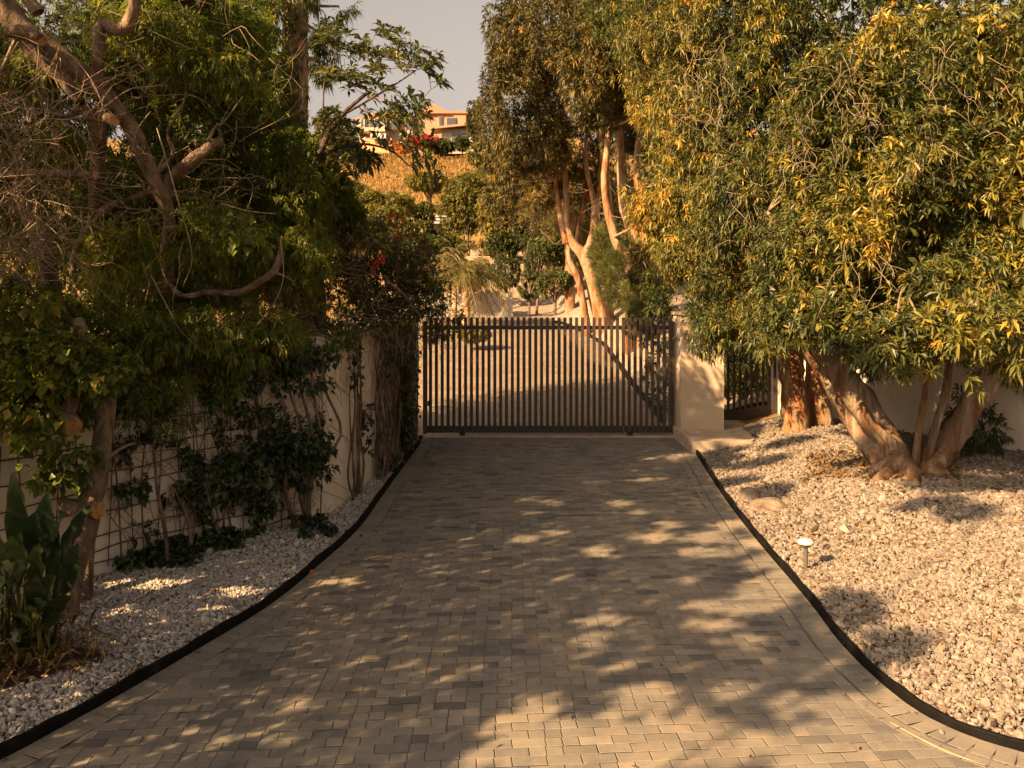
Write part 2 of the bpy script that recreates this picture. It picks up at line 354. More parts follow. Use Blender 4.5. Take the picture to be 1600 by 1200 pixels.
# ------------------------------------------------------------------ terrain
RE = np.array([(60, 3.3), (34.9, 1.0), (33.6, 2.0), (31, 2.6), (28, 3.0), (21.6, 3.0), (16.4, 3.1), (14.6, 3.08), (11.36, 2.78), (9.41, 2.65), (7.53, 2.57), (6.5, 2.5), (5.72, 2.54), (5.3, 2.67), (5.0, 2.96), (4.75, 3.5), (4.55, 4.5), (4.4, 7), (4.3, 14)])[::-1]
LE = np.array([(15.5, -1.63), (11.5, -1.71), (9.8, -1.74), (8.5, -1.89), (7.37, -2.07), (6.39, -2.37), (5.68, -2.61), (5.26, -2.77), (4.9, -2.93), (4.5, -3.25), (4.25, -3.9), (4.1, -5), (4.0, -9)])[::-1]
def redge(Y): return np.interp(Y, RE[:, 0], RE[:, 1])
def ledge(Y): return np.interp(Y, LE[:, 0], LE[:, 1])
def sst(t): t = np.clip(t, 0, 1); return t*t*(3-2*t)
def hgt(X, Y):
    X = np.asarray(X, float); Y = np.asarray(Y, float)
    road = np.where(Y > 17, .09*(np.minimum(Y, 36)-17), 0)
    z = road.copy()
    d = np.where(Y < 15.2, X-redge(Y), X-3.2)
    right = sst(d/2.2)*.42*sst((Y-4.3)/1.2)+.02*sst(d/.15)
    z = np.where((Y < 18) & (d > 0), z+right, z)
    left = sst((ledge(Y)-X)/.4)*.03
    z = np.where((Y < 15.6) & (Y > 4.0), z+left, z)
    d2 = np.maximum(X-redge(np.minimum(Y, 33.5)), 0)*sst((Y-18)/4)
    z = z+np.where(Y > 18, 1.5*(1-np.exp(-d2/1.5))*(1-sst((Y-40)/14)), 0)
    z = z+np.maximum(Y-38, 0)*.243*(1-sst((Y-150)/160)*.55)
    z = z+sst((Y-40)/30)*(.5*np.sin(X*.13+1)+.4*np.sin(X*.31+Y*.11))
    return z
def grid_mesh(name, xs, ys, zf, mt, kind='structure'):
    X, Y = np.meshgrid(xs, ys); Z = zf(X, Y); V = np.stack([X, Y, Z], -1).reshape(-1, 3)
    nx, ny = len(xs), len(ys); i = (np.arange(ny-1)[:, None]*nx+np.arange(nx-1)[None]).ravel()
    Fq = np.stack([i, i+1, i+1+nx, i+nx], 1)
    o = link(name, mesh_np(name, V, [Fq], smooth=True), mt); tag(o, kind=kind); return o
def spaced(a, b, s): return np.arange(a, b+1e-6, s)
xs = np.concatenate([-np.geomspace(400, 9, 26), spaced(-8.6, 8.6, .2), np.geomspace(9, 400, 26)])
ys = np.concatenate([[-200, -80, -30, -10, 0, 2, 3], spaced(3.4, 40, .22), np.geomspace(41, 900, 70)])
grid_mesh('ground', xs, ys, lambda X, Y: hgt(X, Y)-.06-.25*((X < 0) & (X > -1.6) & (Y < 16)), M['hill'])

# paved driveway: joint bed and individually laid pavers in one sheet
def strip_sheet(name, ys, lf, rf, z, mt, nx=12, zf=None):
    V = []; 
    for y in ys:
        for t in np.linspace(0, 1, nx):
            x = lf(y)*(1-t)+rf(y)*t; V.append((x, y, z if zf is None else zf(x, y)+z))
    n = len(ys); i = (np.arange(n-1)[:, None]*nx+np.arange(nx-1)[None]).ravel()
    o = link(name, mesh_np(name, V, [np.stack([i, i+1, i+1+nx, i+nx], 1)], smooth=True), mt); tag(o, kind='structure'); return o
strip_sheet('driveway_bed', np.concatenate([[-12, -6, 0, 3.9], spaced(4, 16.2, .15)]), lambda y: float(ledge(y)) if y > 4.0 else -14, lambda y: float(redge(y)) if y > 4.3 else 14, -.008, M['joint'])
BW = .21     # width of the border course
def laid(name, cells):
    """cells: (cx, cy, ux, uy, halfu, halfv, rnd, z)"""
    C = np.array(cells); n = len(C); cx, cy, ux, uy, a, b, rn, z = C.T
    g = .0018; bv = .0035; V = np.zeros((n, 8, 3))
    tx = rng.normal(0, .006, n); ty = rng.normal(0, .006, n)
    for k, (sx, sy) in enumerate(((-1, -1), (1, -1), (1, 1), (-1, 1))):
        for lv, (ins, dz) in enumerate(((g, -.0022), (g+bv, 0))):
            du = sx*(a-ins); dv = sy*(b-ins)
            V[:, lv*4+k] = np.stack([cx+ux*du-uy*dv, cy+uy*du+ux*dv, z+dz+tx*du+ty*dv], 1)
    i = np.arange(n)[:, None]*8; q = [i+np.array([[4, 5, 6, 7]])]
    for k in range(4):
        j = (k+1) % 4; q.append(i+np.array([[k, j, 4+j, 4+k]]))
    o = link(name, mesh_np(name, V.reshape(-1, 3), [np.concatenate(q)], np.repeat(rn, 8)), M['paver']); tag(o, kind='structure'); return o
cells = []
row = 0; y = 3.2; th = R(4.5); ux, uy = cos(th), sin(th)
rows = int(15.5/.1)
for i in range(-10, rows):
    v = 3.0+i*.1
    for j in range(-34, 34):
        u = j*.2+(.1 if i % 2 else 0)
        rr = float(np.clip(rng.normal(.5, .19), 0, 1))
        if rng.random() < .09: rr = rng.uniform(0, .25)
        parts = [(u, .1, rr)] if rng.random() > .2 else [(u-.05, .05, rr), (u+.05, .05, float(np.clip(rr+rng.normal(0, .25), 0, 1)))]
        for (uc, hu, r_) in parts:
            X = uc; Y = v+uc*math.tan(th)
            if Y < 2.6 or Y > 15.95: continue
            l = float(ledge(Y)) if Y > 4.05 else -9; rr2 = float(redge(Y)) if Y > 4.35 else 9
            # keep clear of the border course
            if X < l+.16 or X > rr2-.3: continue
            cells.append((X, Y, ux, uy, hu, .05, r_, .0+rng.normal(0, .0012)))
laid('driveway', cells)
def offset_curve(pts, d):
    p = np.array(pts); t = np.gradient(p, axis=0); t = nrm(t); nn = np.stack([-t[:, 1], t[:, 0]], 1); return p+nn*d, t
def resample(pts, step):
    p = np.array(pts, float)
    # smooth
    q = []
    pp = np.vstack([2*p[0]-p[1], p, 2*p[-1]-p[-2]])
    for i in range(len(p)-1):
        a, b, c, d = pp[i:i+4]
        for k in range(12):
            t = k/12; q.append(.5*((2*b)+(c-a)*t+(2*a-5*b+4*c-d)*t*t+(3*b-a-3*c+d)*t**3))
    q.append(p[-1]); q = np.array(q)
    s = np.concatenate([[0], np.cumsum(np.linalg.norm(np.diff(q, axis=0), axis=1))]); S = np.arange(0, s[-1], step)
    return np.stack([np.interp(S, s, q[:, 0]), np.interp(S, s, q[:, 1])], 1)
LC = resample([(b, a) for a, b in LE], .1); RC = resample([(b, a) for a, b in RE if a < 15], .1)
def border(name, C, side, two):
    cl = []
    for d0, wd, z in ([(.105, .2, .006)]+([(.27, .1, .005)] if two else [])):
        off, t = offset_curve(C, side*d0); hu = np.linalg.norm(np.gradient(off, axis=0), axis=1)/2
        for (x, y), (tx, ty), h_ in zip(off, t, hu):
            cl.append((x, y, tx, ty, h_, wd/2, float(np.clip(rng.normal(.58, .16), 0, 1)), z))
    laid(name, cl)
border('driveway_border_left', LC, -1, False)
border('driveway_border_right', RC, 1, True)
# black edging strips
def edging(name, C, side, label, h=.075, wd=.035):
    t = nrm(np.gradient(C, axis=0)); nn = np.stack([-t[:, 1], t[:, 0]], 1)*side
    V = []
    for k, (p, q) in enumerate(zip(C, nn)):
        wob = .006*sin(k*.7)+.004*sin(k*1.9)
        a = p-q*.002; b = p-q*wd; hh = h+wob
        V += [(a[0], a[1], -.02), (a[0], a[1], hh-.008), (a[0]-q[0]*.008, a[1]-q[1]*.008, hh), (b[0]+q[0]*.008, b[1]+q[1]*.008, hh), (b[0], b[1], hh-.008), (b[0], b[1], -.02)]
    n = len(C); fc = []
    for i in range(n-1):
        for k in range(5): fc.append((i*6+k, i*6+k+1, i*6+7+k, i*6+6+k))
    o = link(name, mesh_np(name, V, [np.array(fc)]), M['edging']); tag(o, label, 'garden edging'); return o
edging('garden_edging', LC, -1, 'black edging strip curving along the left side of the paved drive', .075, .035)
edging('garden_edging', RC, 1, 'black edging strip along the right side of the drive below the gravel mound', .06, .04)
o = MB().box((*G(487, 893, .075)[:2], .075), (.03, .02, .03), .5, bev=.004).build('marker_clip', M['red']); tag(o, 'small red clip stuck on the black edging on the left of the drive', 'clip')

# gravel beds
strip_sheet('gravel_bed_right', spaced(4.4, 16.2, .15), lambda y: float(redge(y))+.03, lambda y: 11., -.02, M['bed'], 50, hgt)
strip_sheet('gravel_bed_left', spaced(4.15, 15.6, .15), lambda y: -9., lambda y: float(ledge(y))-.04, -.02, M['bed'], 40, hgt)
ico = []
ph = (1+5**.5)/2
for a, b in ((-1, ph), (1, ph), (-1, -ph), (1, -ph)): ico += [(a, b, 0)]
for a, b in ((-1, ph), (1, ph), (-1, -ph), (1, -ph)): ico += [(0, a, b)]
for a, b in ((-1, ph), (1, ph), (-1, -ph), (1, -ph)): ico += [(b, 0, a)]
ico = np.array([(-1, ph, 0), (1, ph, 0), (-1, -ph, 0), (1, -ph, 0), (0, -1, ph), (0, 1, ph), (0, -1, -ph), (0, 1, -ph), (ph, 0, -1), (ph, 0, 1), (-ph, 0, -1), (-ph, 0, 1)], float); ico /= np.linalg.norm(ico[0])
icf = np.array([(0,11,5),(0,5,1),(0,1,7),(0,7,10),(0,10,11),(1,5,9),(5,11,4),(11,10,2),(10,7,6),(7,1,8),(3,9,4),(3,4,2),(3,2,6),(3,6,8),(3,8,9),(4,9,5),(2,4,11),(6,2,10),(8,6,7),(9,8,1)])
def stones(name, pts, size, label, zf=hgt, flat=.62, mt='stone'):
    n = len(pts); S = size*np.exp(rng.normal(0, .34, n))*.5
    sc_ = np.stack([S*rng.uniform(.9, 1.5, n), S*rng.uniform(.75, 1.1, n), S*flat*rng.uniform(.8, 1.3, n)], 1)
    V = ico[None]*(1+rng.normal(0, .2, (n, 12, 1)))*sc_[:, None]
    q = rng.normal(size=(n, 4)); q[:, 1:3] *= .45; q /= np.linalg.norm(q, axis=1)[:, None]; w_, x, y, z = q.T
    Rm = np.stack([1-2*(y*y+z*z), 2*(x*y-z*w_), 2*(x*z+y*w_), 2*(x*y+z*w_), 1-2*(x*x+z*z), 2*(y*z-x*w_), 2*(x*z-y*w_), 2*(y*z+x*w_), 1-2*(x*x+y*y)], 1).reshape(n, 3, 3)
    V = np.einsum('nij,nkj->nki', Rm, V)
    z0 = zf(pts[:, 0], pts[:, 1])+sc_[:, 2]*rng.uniform(-.2, .9, n)
    V += np.concatenate([pts, z0[:, None]], 1)[:, None]
    Fq = (np.arange(n)[:, None, None]*12+icf[None]).reshape(-1, 3)
    rn = np.clip(rng.normal(.55, .22, n)-(rng.random(n) < .05)*.5, 0, 1)
    o = link(name, mesh_np(name, V.reshape(-1, 3), [Fq], np.repeat(rn, 12), False), M[mt]); tag(o, label, 'gravel', kind='stuff'); return o
def scatter(x0, x1, y0, y1, pitch, test):
    X, Y = np.meshgrid(np.arange(x0, x1, pitch), np.arange(y0, y1, pitch)); X = X.ravel()+rng.normal(0, pitch*.45, X.size); Y = Y.ravel()+rng.normal(0, pitch*.45, Y.size)
    k = test(X, Y); return np.stack([X[k], Y[k]], 1)
WALL1 = [(-6.6, 4.35), (-2.15, 10.37)]
def left_of_wall(X, Y):   # True on the drive side of the wall
    (ax, ay), (bx, by) = WALL1; s = (bx-ax)*(Y-ay)-(by-ay)*(X-ax)
    return ((s < 0) & (Y < 10.37)) | ((Y >= 10.37) & (X > -2.13+(Y-10.37)*.083))
ok = lambda X, Y: (X > redge(Y)+.04) & (X < Y*.615+.3) & ~((X > 2.98) & (X < 4.2) & (Y > 14.4)) & ~((X < 5.2) & (Y > 15.75))
a = scatter(2.4, 6.5, 4.4, 8.5, .0195, ok); b = scatter(2.4, 9.5, 8.5, 16.2, .029, ok)
stones('gravel', a, .0265, 'pale crushed gravel covering the mound right of the drive, nearest stones'); stones('gravel', b, .036, 'pale crushed gravel covering the mound right of the drive, around the tree foot')
ok = lambda X, Y: (X < ledge(Y)-.05) & left_of_wall(X, Y) & (X > -Y*.62-.8)
a = scatter(-6, -1.5, 4.2, 8.6, .0175, ok); b = scatter(-5, -1.5, 8.6, 15.4, .024, ok)
stones('gravel', a, .0225, 'white gravel left of the drive between the edging and the leaning trunks', mt='stone_white'); stones('gravel', b, .029, 'white gravel strip at the foot of the white wall left of the drive', mt='stone_white')

sp_ = []
for C, sd_ in ((LC, -1), (RC, 1)):
    off, t = offset_curve(C, 0)
    for p in C:
        for _ in range(1):
            if rng.random() < .3: sp_.append((p[0]-sd_*(.03+rng.exponential(.09)), p[1]+rng.normal(0, .05)))
stones('spilled_gravel', np.array([q for q in sp_ if ledge(q[1]) < q[0] < redge(q[1])]), .018, 'stray gravel chips lying on the paving next to the black edging', lambda x, y: 0*x+.008)
# ------------------------------------------------------------------ walls, gate, slab
M['stone_wall'] = noisemat('stone_wall', [(.3, (.2, .14, .09)), (.7, (.36, .28, .2))], 3, bs=.6, bd=.05)
wl = empty('garden_wall', (-3.5, 8.5, 0), 'cream rendered wall with a corner running along the left side of the drive', 'wall')
def wall_poly(mb, pts, th, z0, z1):
    p = np.array(pts, float); t = nrm(np.diff(p, axis=0)); n_ = np.stack([-t[:, 1], t[:, 0]], 1)
    L_ = [p[0]+n_[0]*th]
    for i in range(1, len(p)-1):
        m_ = nrm((n_[i-1]+n_[i])[None])[0]; L_.append(p[i]+m_*th/np.dot(m_, n_[i]))
    L_.append(p[-1]+n_[-1]*th)
    # split lengthwise in quads so that it stays convex
    for i in range(len(p)-1):
        mb.prism([tuple(p[i]), tuple(p[i+1]), tuple(L_[i+1]), tuple(L_[i])], z0, z1)
mb = MB(); wall_poly(mb, [(-4.62, 7.03), (-2.15, 10.37)], .22, -.1, 2.15); mb.build('wall_face', M['stucco'], wl)
mb = MB(); wall_poly(mb, [(-2.146, 10.375), (-1.74, 15.35)], .22, -.1, 2.14); mb.build('side_wall_face', M['stucco'], wl)
gp = empty('gate_pillar', (-1.72, 15.7, 0), 'cream rendered pillar at the left end of the sliding gate', 'pillar', 'gate pillars')
MB().box((-1.86, 15.62, 1.08), (.28, .5, 2.2), bev=.01).build('shaft', M['stucco'], gp); MB().box((-1.86, 15.62, 2.2), (.34, .56, .05), bev=.008).build('cap', M['concrete'], gp)
gp = empty('gate_pillar', (3.45, 16, 0), 'wide cream rendered pillar between the sliding gate and the small side gate', 'pillar', 'gate pillars')
MB().box((3.45, 16.02, 1.12), (.78, .74, 2.3), bev=.012).build('shaft', M['stucco_sunlit'], gp); MB().box((3.45, 16.02, 2.3), (.86, .82, .06), bev=.01).build('cap', M['concrete'], gp)
o = MB().box((5.17, 16.75, 1.15), (.12, .5, 2.1), bev=.01).build('gate_post', M['white']); tag(o, 'narrow white post at the right side of the small side gate', 'post')
mb = MB(); mb.prism([(3.0, 14.4), (4.0, 14.4), (4.35, 15.2), (4.45, 15.7), (5.2, 16.0), (5.2, 16.8), (3.0, 16.8)], -.16, .2).build('entrance_slab', M['concrete']); tag(bpy.data.objects['entrance_slab'], 'raised concrete slab in front of the small side gate', 'slab')
# right wall behind the big tree
rw = empty('garden_wall', (8, 12.5, 0), 'pale rendered wall on the right behind the big tree trunks', 'wall')
mb = MB(); wall_poly(mb, [(5.25, 16.9), (6.9, 12.9), (8.2, 10.4), (11, 8)], -.22, 0, 2.1); mb.build('wall_face', M['stucco'], rw)
# sliding gate
GX0, GX1, GY = -1.66, 3.03, 16.12
gt = empty('sliding_gate', (.7, GY, 0), 'dark metal sliding gate of narrow upright bars across the drive', 'gate')
nb = 42
for i in range(nb):
    x = GX0+.14+(GX1-GX0-.22)*i/(nb-1)
    MB().box((x, GY, 1.15), (.058, .04, 2.14), bev=.003).build('bar', M['metal'], gt)
MB().box(((GX0+GX1)/2, GY+.035, 2.03), (GX1-GX0-.06, .036, .07), bev=.004).build('top_rail', M['metal'], gt)
MB().box(((GX0+GX1)/2, GY+.04, .13), (GX1-GX0, .045, .13), bev=.004).build('bottom_rail', M['metal'], gt)
MB().box((GX0+.04, GY, 1.1), (.08, .07, 2.1), bev=.006).build('end_post', M['metal'], gt)
MB().box((GX1-.03, GY+.02, 1.1), (.06, .08, 2.1), bev=.006).build('end_post', M['metal'], gt)
for x in (-.93, 2.2):
    MB().tube([(x, GY-.03, .055), (x, GY+.03, .055)], .055, 14).build('roller', M['metal'], gt)
lk = MB().box((GX0+.12, GY-.035, .62), (.06, .05, .1), bev=.006).build('latch_box', M['black'], gt)
o = MB().box((.7, GY-.02, .0), (4.7, .16, .03), bev=.004).build('gate_track', M['concrete']); tag(o, 'pale concrete track strip under the sliding gate', 'track')
th_ = np.linspace(0, 5.4, 14)
mb = MB().tube([(2.1+.09*cos(t)+.02*t, GY-.09, .13+.11*sin(t)) for t in th_], .006, 5)
tag(mb.build('wire_loop', M['twig']), 'loop of pale wire lying against the foot of the sliding gate', 'wire')
# pedestrian gate
pg = empty('side_gate', (4.5, 16.6, .2), 'small dark metal gate of upright bars beside the wide cream pillar', 'gate')
for i in range(11): MB().box((3.93+i*.112, 16.6, 1.24), (.05, .03, 1.66), bev=.003).build('bar', M['metal'], pg)
MB().box((4.49, 16.62, .34), (1.2, .04, .2), bev=.004).build('bottom_panel', M['metal'], pg)
MB().box((4.49, 16.63, 2.0), (1.2, .04, .06), bev=.004).build('top_rail', M['metal'], pg)
MB().box((4.9, 16.56, 1.15), (.02, .03, .3), bev=.004).build('handle', M['steel'], pg)

# intercom on the wall corner
c = P(536, 656, 11.6); ic = empty('intercom', (-2.02, 11.6, c[2]), 'black wall intercom with a red light strip and grey keypad beside hanging vines', 'intercom')
MB().box((-2.0, 11.6, c[2]), (.07, .2, .26), .085, bev=.01).build('housing', M['black'], ic)
MB().box((-1.96, 11.6, c[2]+.05), (.012, .13, .04), .085, bev=.003).build('light_strip', M['red'], ic)
MB().box((-1.96, 11.6, c[2]-.045), (.012, .13, .1), .085, bev=.003).build('keypad', M['grey'], ic)
c2 = P(549, 635, 12.0); sc_o = empty('security_camera', (-1.97, 12., c2[2]), 'small black security camera above the intercom on the wall', 'camera')
MB().box((-1.93, 12., c2[2]), (.09, .18, .09), .1, bev=.02).build('housing', M['black'], sc_o)
MB().tube([(-2.03, 12, c2[2]+.02), (-1.95, 12, c2[2]+.01)], .018, 8).build('bracket', M['black'], sc_o)
MB().tube([(-1.92, 11.9, c2[2]), (-1.915, 11.88, c2[2])], .03, 12).build('lens', M['glass'], sc_o)
c3 = P(550, 652, 12.2)
tag(MB().box((-1.95, 12.2, c3[2]), (.03, .16, .16), .085, bev=.006).build('wall_switch_plate', M['white']), 'cream switch plate on the wall right of the intercom', 'switch plate')

# trellis on the wall
d = np.array([-1.72, -2.33])/math.hypot(1.72, 2.33); nrm2 = np.array([.8, -.59])
tr = empty('wire_trellis', (-3.4, 8.6, 0), 'rusty wire trellis grid fixed to the cream wall behind the vines', 'trellis')
def wallp(s, z, off=.03): q = np.array([-2.15, 10.37])+d*s+nrm2*off; return np.array([q[0], q[1], z])
for k, z in enumerate((.12, .26, .44, .62, .82, 1.02, 1.22, 1.42)):
    pts = [wallp(s, z+.02*sin(s*5+k)+.03*cos(k*2+s*2), .03) for s in np.linspace(.7, 3.9, 9)]
    MB().tube(pts, .007, 5, sub=2).build('horizontal_wire', M['rust'], tr)
for k in range(13):
    s = .8+k*.25; s2 = s+.06*sin(k*3)
    MB().tube([wallp(s, .1, .035), wallp((s+s2)/2, .8, .04), wallp(s2, 1.45+.1*sin(k*2), .035)], .006, 5, sub=2).build('upright_wire', M['rust'], tr)

# path light
q = G(1259, 893, 0); zz = 0; 
for _ in range(12):
    q = G(1259, 893, zz); zz = float(hgt(q[0], q[1]))
pl = empty('path_light', q, 'short mushroom-shaped path light standing in the pale gravel', 'garden light')
MB().tube([q-[0, 0, .03], q+[0, 0, .25]], [.02, .02], 12, sub=1).build('stem', M['steel'], pl)
th_ = [(.022, 0), (.07, .0), (.078, .012), (.075, .03), (.045, .045), (.02, .05), (.004, .052)]
def lathe(mb, base, prof, n=20):
    V = []; fc = []
    for r_, z in prof:
        for k in range(n): V.append((base[0]+r_*cos(2*pi*k/n), base[1]+r_*sin(2*pi*k/n), base[2]+z))
    for i in range(len(prof)-1):
        for k in range(n): fc.append((i*n+k, i*n+(k+1) % n, (i+1)*n+(k+1) % n, (i+1)*n+k))
    mb.add(V, fc); return mb
lathe(MB(), q+[0, 0, .262], th_).build('cap', M['white'], pl, True)
lathe(MB(), q+[0, 0, .235], [(.03, 0), (.045, .004), (.045, .026), (.03, .03)]).build('lens', M['steel'], pl, True)

# boulders
def boulder(c, s, seed, label, squash=.7):
    import bmesh
    bm = bmesh.new(); bmesh.ops.create_icosphere(bm, subdivisions=4, radius=1)
    g = np.random.default_rng(seed); k = g.normal(size=(6, 3))*1.6; ph_ = g.random(6)*6
    for v_ in bm.verts:
        p = np.array(v_.co); f = 1+.16*np.sin(k@p+ph_).sum()/1.6+.03*np.sin(p@(k[0]*5))
        v_.co = Vector((c[0]+p[0]*f*s[0], c[1]+p[1]*f*s[1], c[2]+p[2]*f*s[2]))
    for f_ in bm.faces: f_.smooth = True
    me = bpy.data.meshes.new('boulder'); bm.to_mesh(me); bm.free(); o = link('boulder', me, M['rock']); tag(o, label, 'boulder', 'boulders in the gravel')
def on(x, y, dz=0):
    zz = 0
    for _ in range(15): q = G(x, y, zz); zz = float(hgt(q[0], q[1]))
    q[2] = zz+dz; return q
boulder(on(1168, 778, -.01), (.13, .16, .13), 1, 'smaller pale boulder touching the black edging near the gate slab')
boulder(on(1203, 797, -.05), (.24, .26, .18), 5, 'larger pale boulder sunk in the gravel beside the drive edging')

# ------------------------------------------------------------------ upper drive, far wall
strip_sheet('upper_driveway', np.concatenate([spaced(16.25, 36, .5)]), lambda y: -9., lambda y: float(redge(y)), .0, M['upper'], 20, lambda x, y: hgt(np.minimum(x, redge(y)), y))
ys_ = spaced(16.5, 34.4, .4)
mb = MB(); mb.tube([(float(redge(y)), y, float(hgt(float(redge(y))-.01, y))+.03) for y in ys_], .07, 6, sub=1)
tag(mb.build('drive_kerb', M['edging']), 'dark kerb curving along the right of the upper drive beyond the gate', 'kerb')
strip_sheet('gravel_slope', spaced(17.5, 42, .4), lambda y: float(redge(y))+.06 if y < 34.8 else -.2, lambda y: 16., .02, M['pale_gravel'], 50, hgt)
fw = empty('low_wall', (-1.2, 37, 1.7), 'low cream wall standing behind the palm at the top of the drive', 'wall')
MB().box((-3.2, 37.1, 2.15), (6.1, .25, 1.05), bev=.02).build('wall_face', M['stucco_far'], fw); MB().box((-.07, 37.05, 2.2), (.2, .4, 1.15), bev=.02).build('end_pier', M['stucco_far'], fw)
tr2 = empty('terrace_wall', (-1.5, 44, 3), 'pale stone terrace wall stepping up the slope behind the palm', 'wall')
for k in range(5): MB().box((-1.6+k*.25, 42+k*1.0, 2.9+k*.42), (4.4-k*.3, .9, .9), bev=.03).build('step', M['stone_wall'], tr2)

# ------------------------------------------------------------------ far villa
def HP(x, y, Y): return P(x, y, Y)
def facade(mb, x0, x1, y0, y1, Y, dep):
    a = P(x0, y1, Y); b = P(x1, y0, Y); mb.box(((a[0]+b[0])/2, Y+dep/2, (a[2]+b[2])/2), (b[0]-a[0], dep, b[2]-a[2])); return mb
vl = empty('villa', P(640, 240, 140), 'peach villa with red tiled roof standing on top of the hill', 'house')
facade(MB(), 664, 728, 178, 262, 140, 9).build('wall', M['peach'], vl)
facade(MB(), 600, 664, 182, 262, 141, 8).build('pale_wall', M['stucco_far'], vl)
facade(MB(), 556, 602, 186, 262, 139, 9).build('arcade_wall', M['stucco_far'], vl)
def gable(mb, x0, x1, ye, yp, Y, dep, ov=.5):
    a = P(x0, ye, Y); b = P(x1, ye, Y); p = P((x0+x1)/2, yp, Y)
    V = [(a[0]-ov, Y-ov, a[2]), (b[0]+ov, Y-ov, a[2]), (p[0], Y-ov, p[2]), (a[0]-ov, Y+dep, a[2]), (b[0]+ov, Y+dep, a[2]), (p[0], Y+dep, p[2])]
    mb.add(V, [(0, 1, 2), (5, 4, 3), (0, 2, 5, 3), (1, 4, 5, 2), (0, 3, 4, 1)]); return mb
gable(MB(), 656, 700, 178, 163, 139.9, 9).build('roof', M['tile'], vl)
gable(MB(), 699, 730, 178, 173, 140.2, 9).build('roof', M['tile'], vl)
gable(MB(), 556, 655, 187, 172, 140.2, 9).build('roof', M['tile'], vl)
for (x0, x1, y0, y1) in ((698, 712, 184, 196), (686, 691, 182, 197), (610, 620, 190, 202), (634, 646, 188, 202)):
    wn = facade(MB(), x0-.8, x1+.8, y0-.8, y1+.8, 139.85, .3).build('window', M['terracotta'], vl)
    facade(MB(), x0, x1, y0, y1, 139.75, .3).build('pane', M['glass'], wn)
def arch(cx, y0, y1, hw, Y):
    b = P(cx, y1, Y); w_ = hw*Y/F; t = P(cx, y0, Y)[2]; n_ = 10
    pts = [(b[0]-w_, b[2]), (b[0]+w_, b[2])]+[(b[0]+w_*cos(pi*k/n_), t-w_+w_*sin(pi*k/n_)) for k in range(n_+1)]
    V = [(p[0], Y-.25, p[1]) for p in pts]+[(p[0], Y, p[1]) for p in pts]; k = len(pts)
    mb = MB(); mb.add(V, [tuple(range(k))]+[(i, (i+1) % k, k+(i+1) % k, k+i) for i in range(k)]); return mb
for cx, hw in ((569, 4.5), (585, 7)):
    ao = arch(cx, 185, 199, hw, 138.95).build('arch_opening', M['glass'], vl)
    MB().box((P(cx, 190, 138.6)[0], 138.6, P(cx, 193, 138.6)[2]), (.2, .1, 1.3)).build('mullion', M['stucco_far'], ao)
facade(MB(), 560, 604, 199, 205, 136, 3).build('balcony', M['concrete'], vl)
facade(MB(), 574, 612, 216, 262, 132, 5).build('terrace_wall', M['terracotta'], vl)
facade(MB(), 553, 574, 222, 262, 134, 5).build('lower_wall', M['terracotta'], vl)
a_ = P(578, 217, 131.5); b_ = P(603, 217, 131.5); mb = MB()
V = []; n_ = 8
for k in range(n_+1):
    an = pi/2*k/n_; V += [(a_[0]+.2*k/n_, 131.5-1.8*cos(an)+1.5, a_[2]+1.1*sin(an)), (b_[0], 131.5-1.8*cos(an)+1.5, a_[2]+1.1*sin(an))]
for k in range(n_+1):
    an = pi/2*k/n_; V += [(a_[0]+.2*k/n_, 131.6-1.7*cos(an)+1.5, a_[2]+1.0*sin(an)-.05), (b_[0], 131.6-1.7*cos(an)+1.5, a_[2]+1.0*sin(an)-.05)]
q_ = 2*(n_+1); mb.add(V, [(2*k, 2*k+1, 2*k+3, 2*k+2) for k in range(n_)]+[(q_+2*k+2, q_+2*k+3, q_+2*k+1, q_+2*k) for k in range(n_)]+[(0, 1, q_+1, q_)]); mb.build('awning', M['grey'], vl)
v2_ = empty('white_house', P(715, 235, 128), 'white house with a low sloping roof and wide windows right below the villa', 'house')
facade(MB(), 690, 752, 201, 240, 128, 6).build('wall', M['stucco_far'], v2_)
mb = MB(); a_ = P(672, 202.5, 127); b_ = P(752, 194, 127)
mb.add([(a_[0], 126.6, a_[2]), (b_[0], 126.6, b_[2]), (b_[0], 135, b_[2]+.8), (a_[0], 135, a_[2]+.8), (a_[0], 126.6, a_[2]+.3), (b_[0], 126.6, b_[2]+.3), (b_[0], 135, b_[2]+1.1), (a_[0], 135, a_[2]+1.1)], [(0, 3, 2, 1), (4, 5, 6, 7), (0, 1, 5, 4), (1, 2, 6, 5), (2, 3, 7, 6), (3, 0, 4, 7)])
mb.build('roof', M['peach'], v2_)
for x0, x1 in ((706, 717), (719, 730)):
    wn = facade(MB(), x0-.7, x1+.7, 206.5, 232, 127.85, .3).build('window', M['stucco_far'], v2_); facade(MB(), x0, x1, 207.2, 231, 127.75, .3).build('pane', M['glass'], wn)
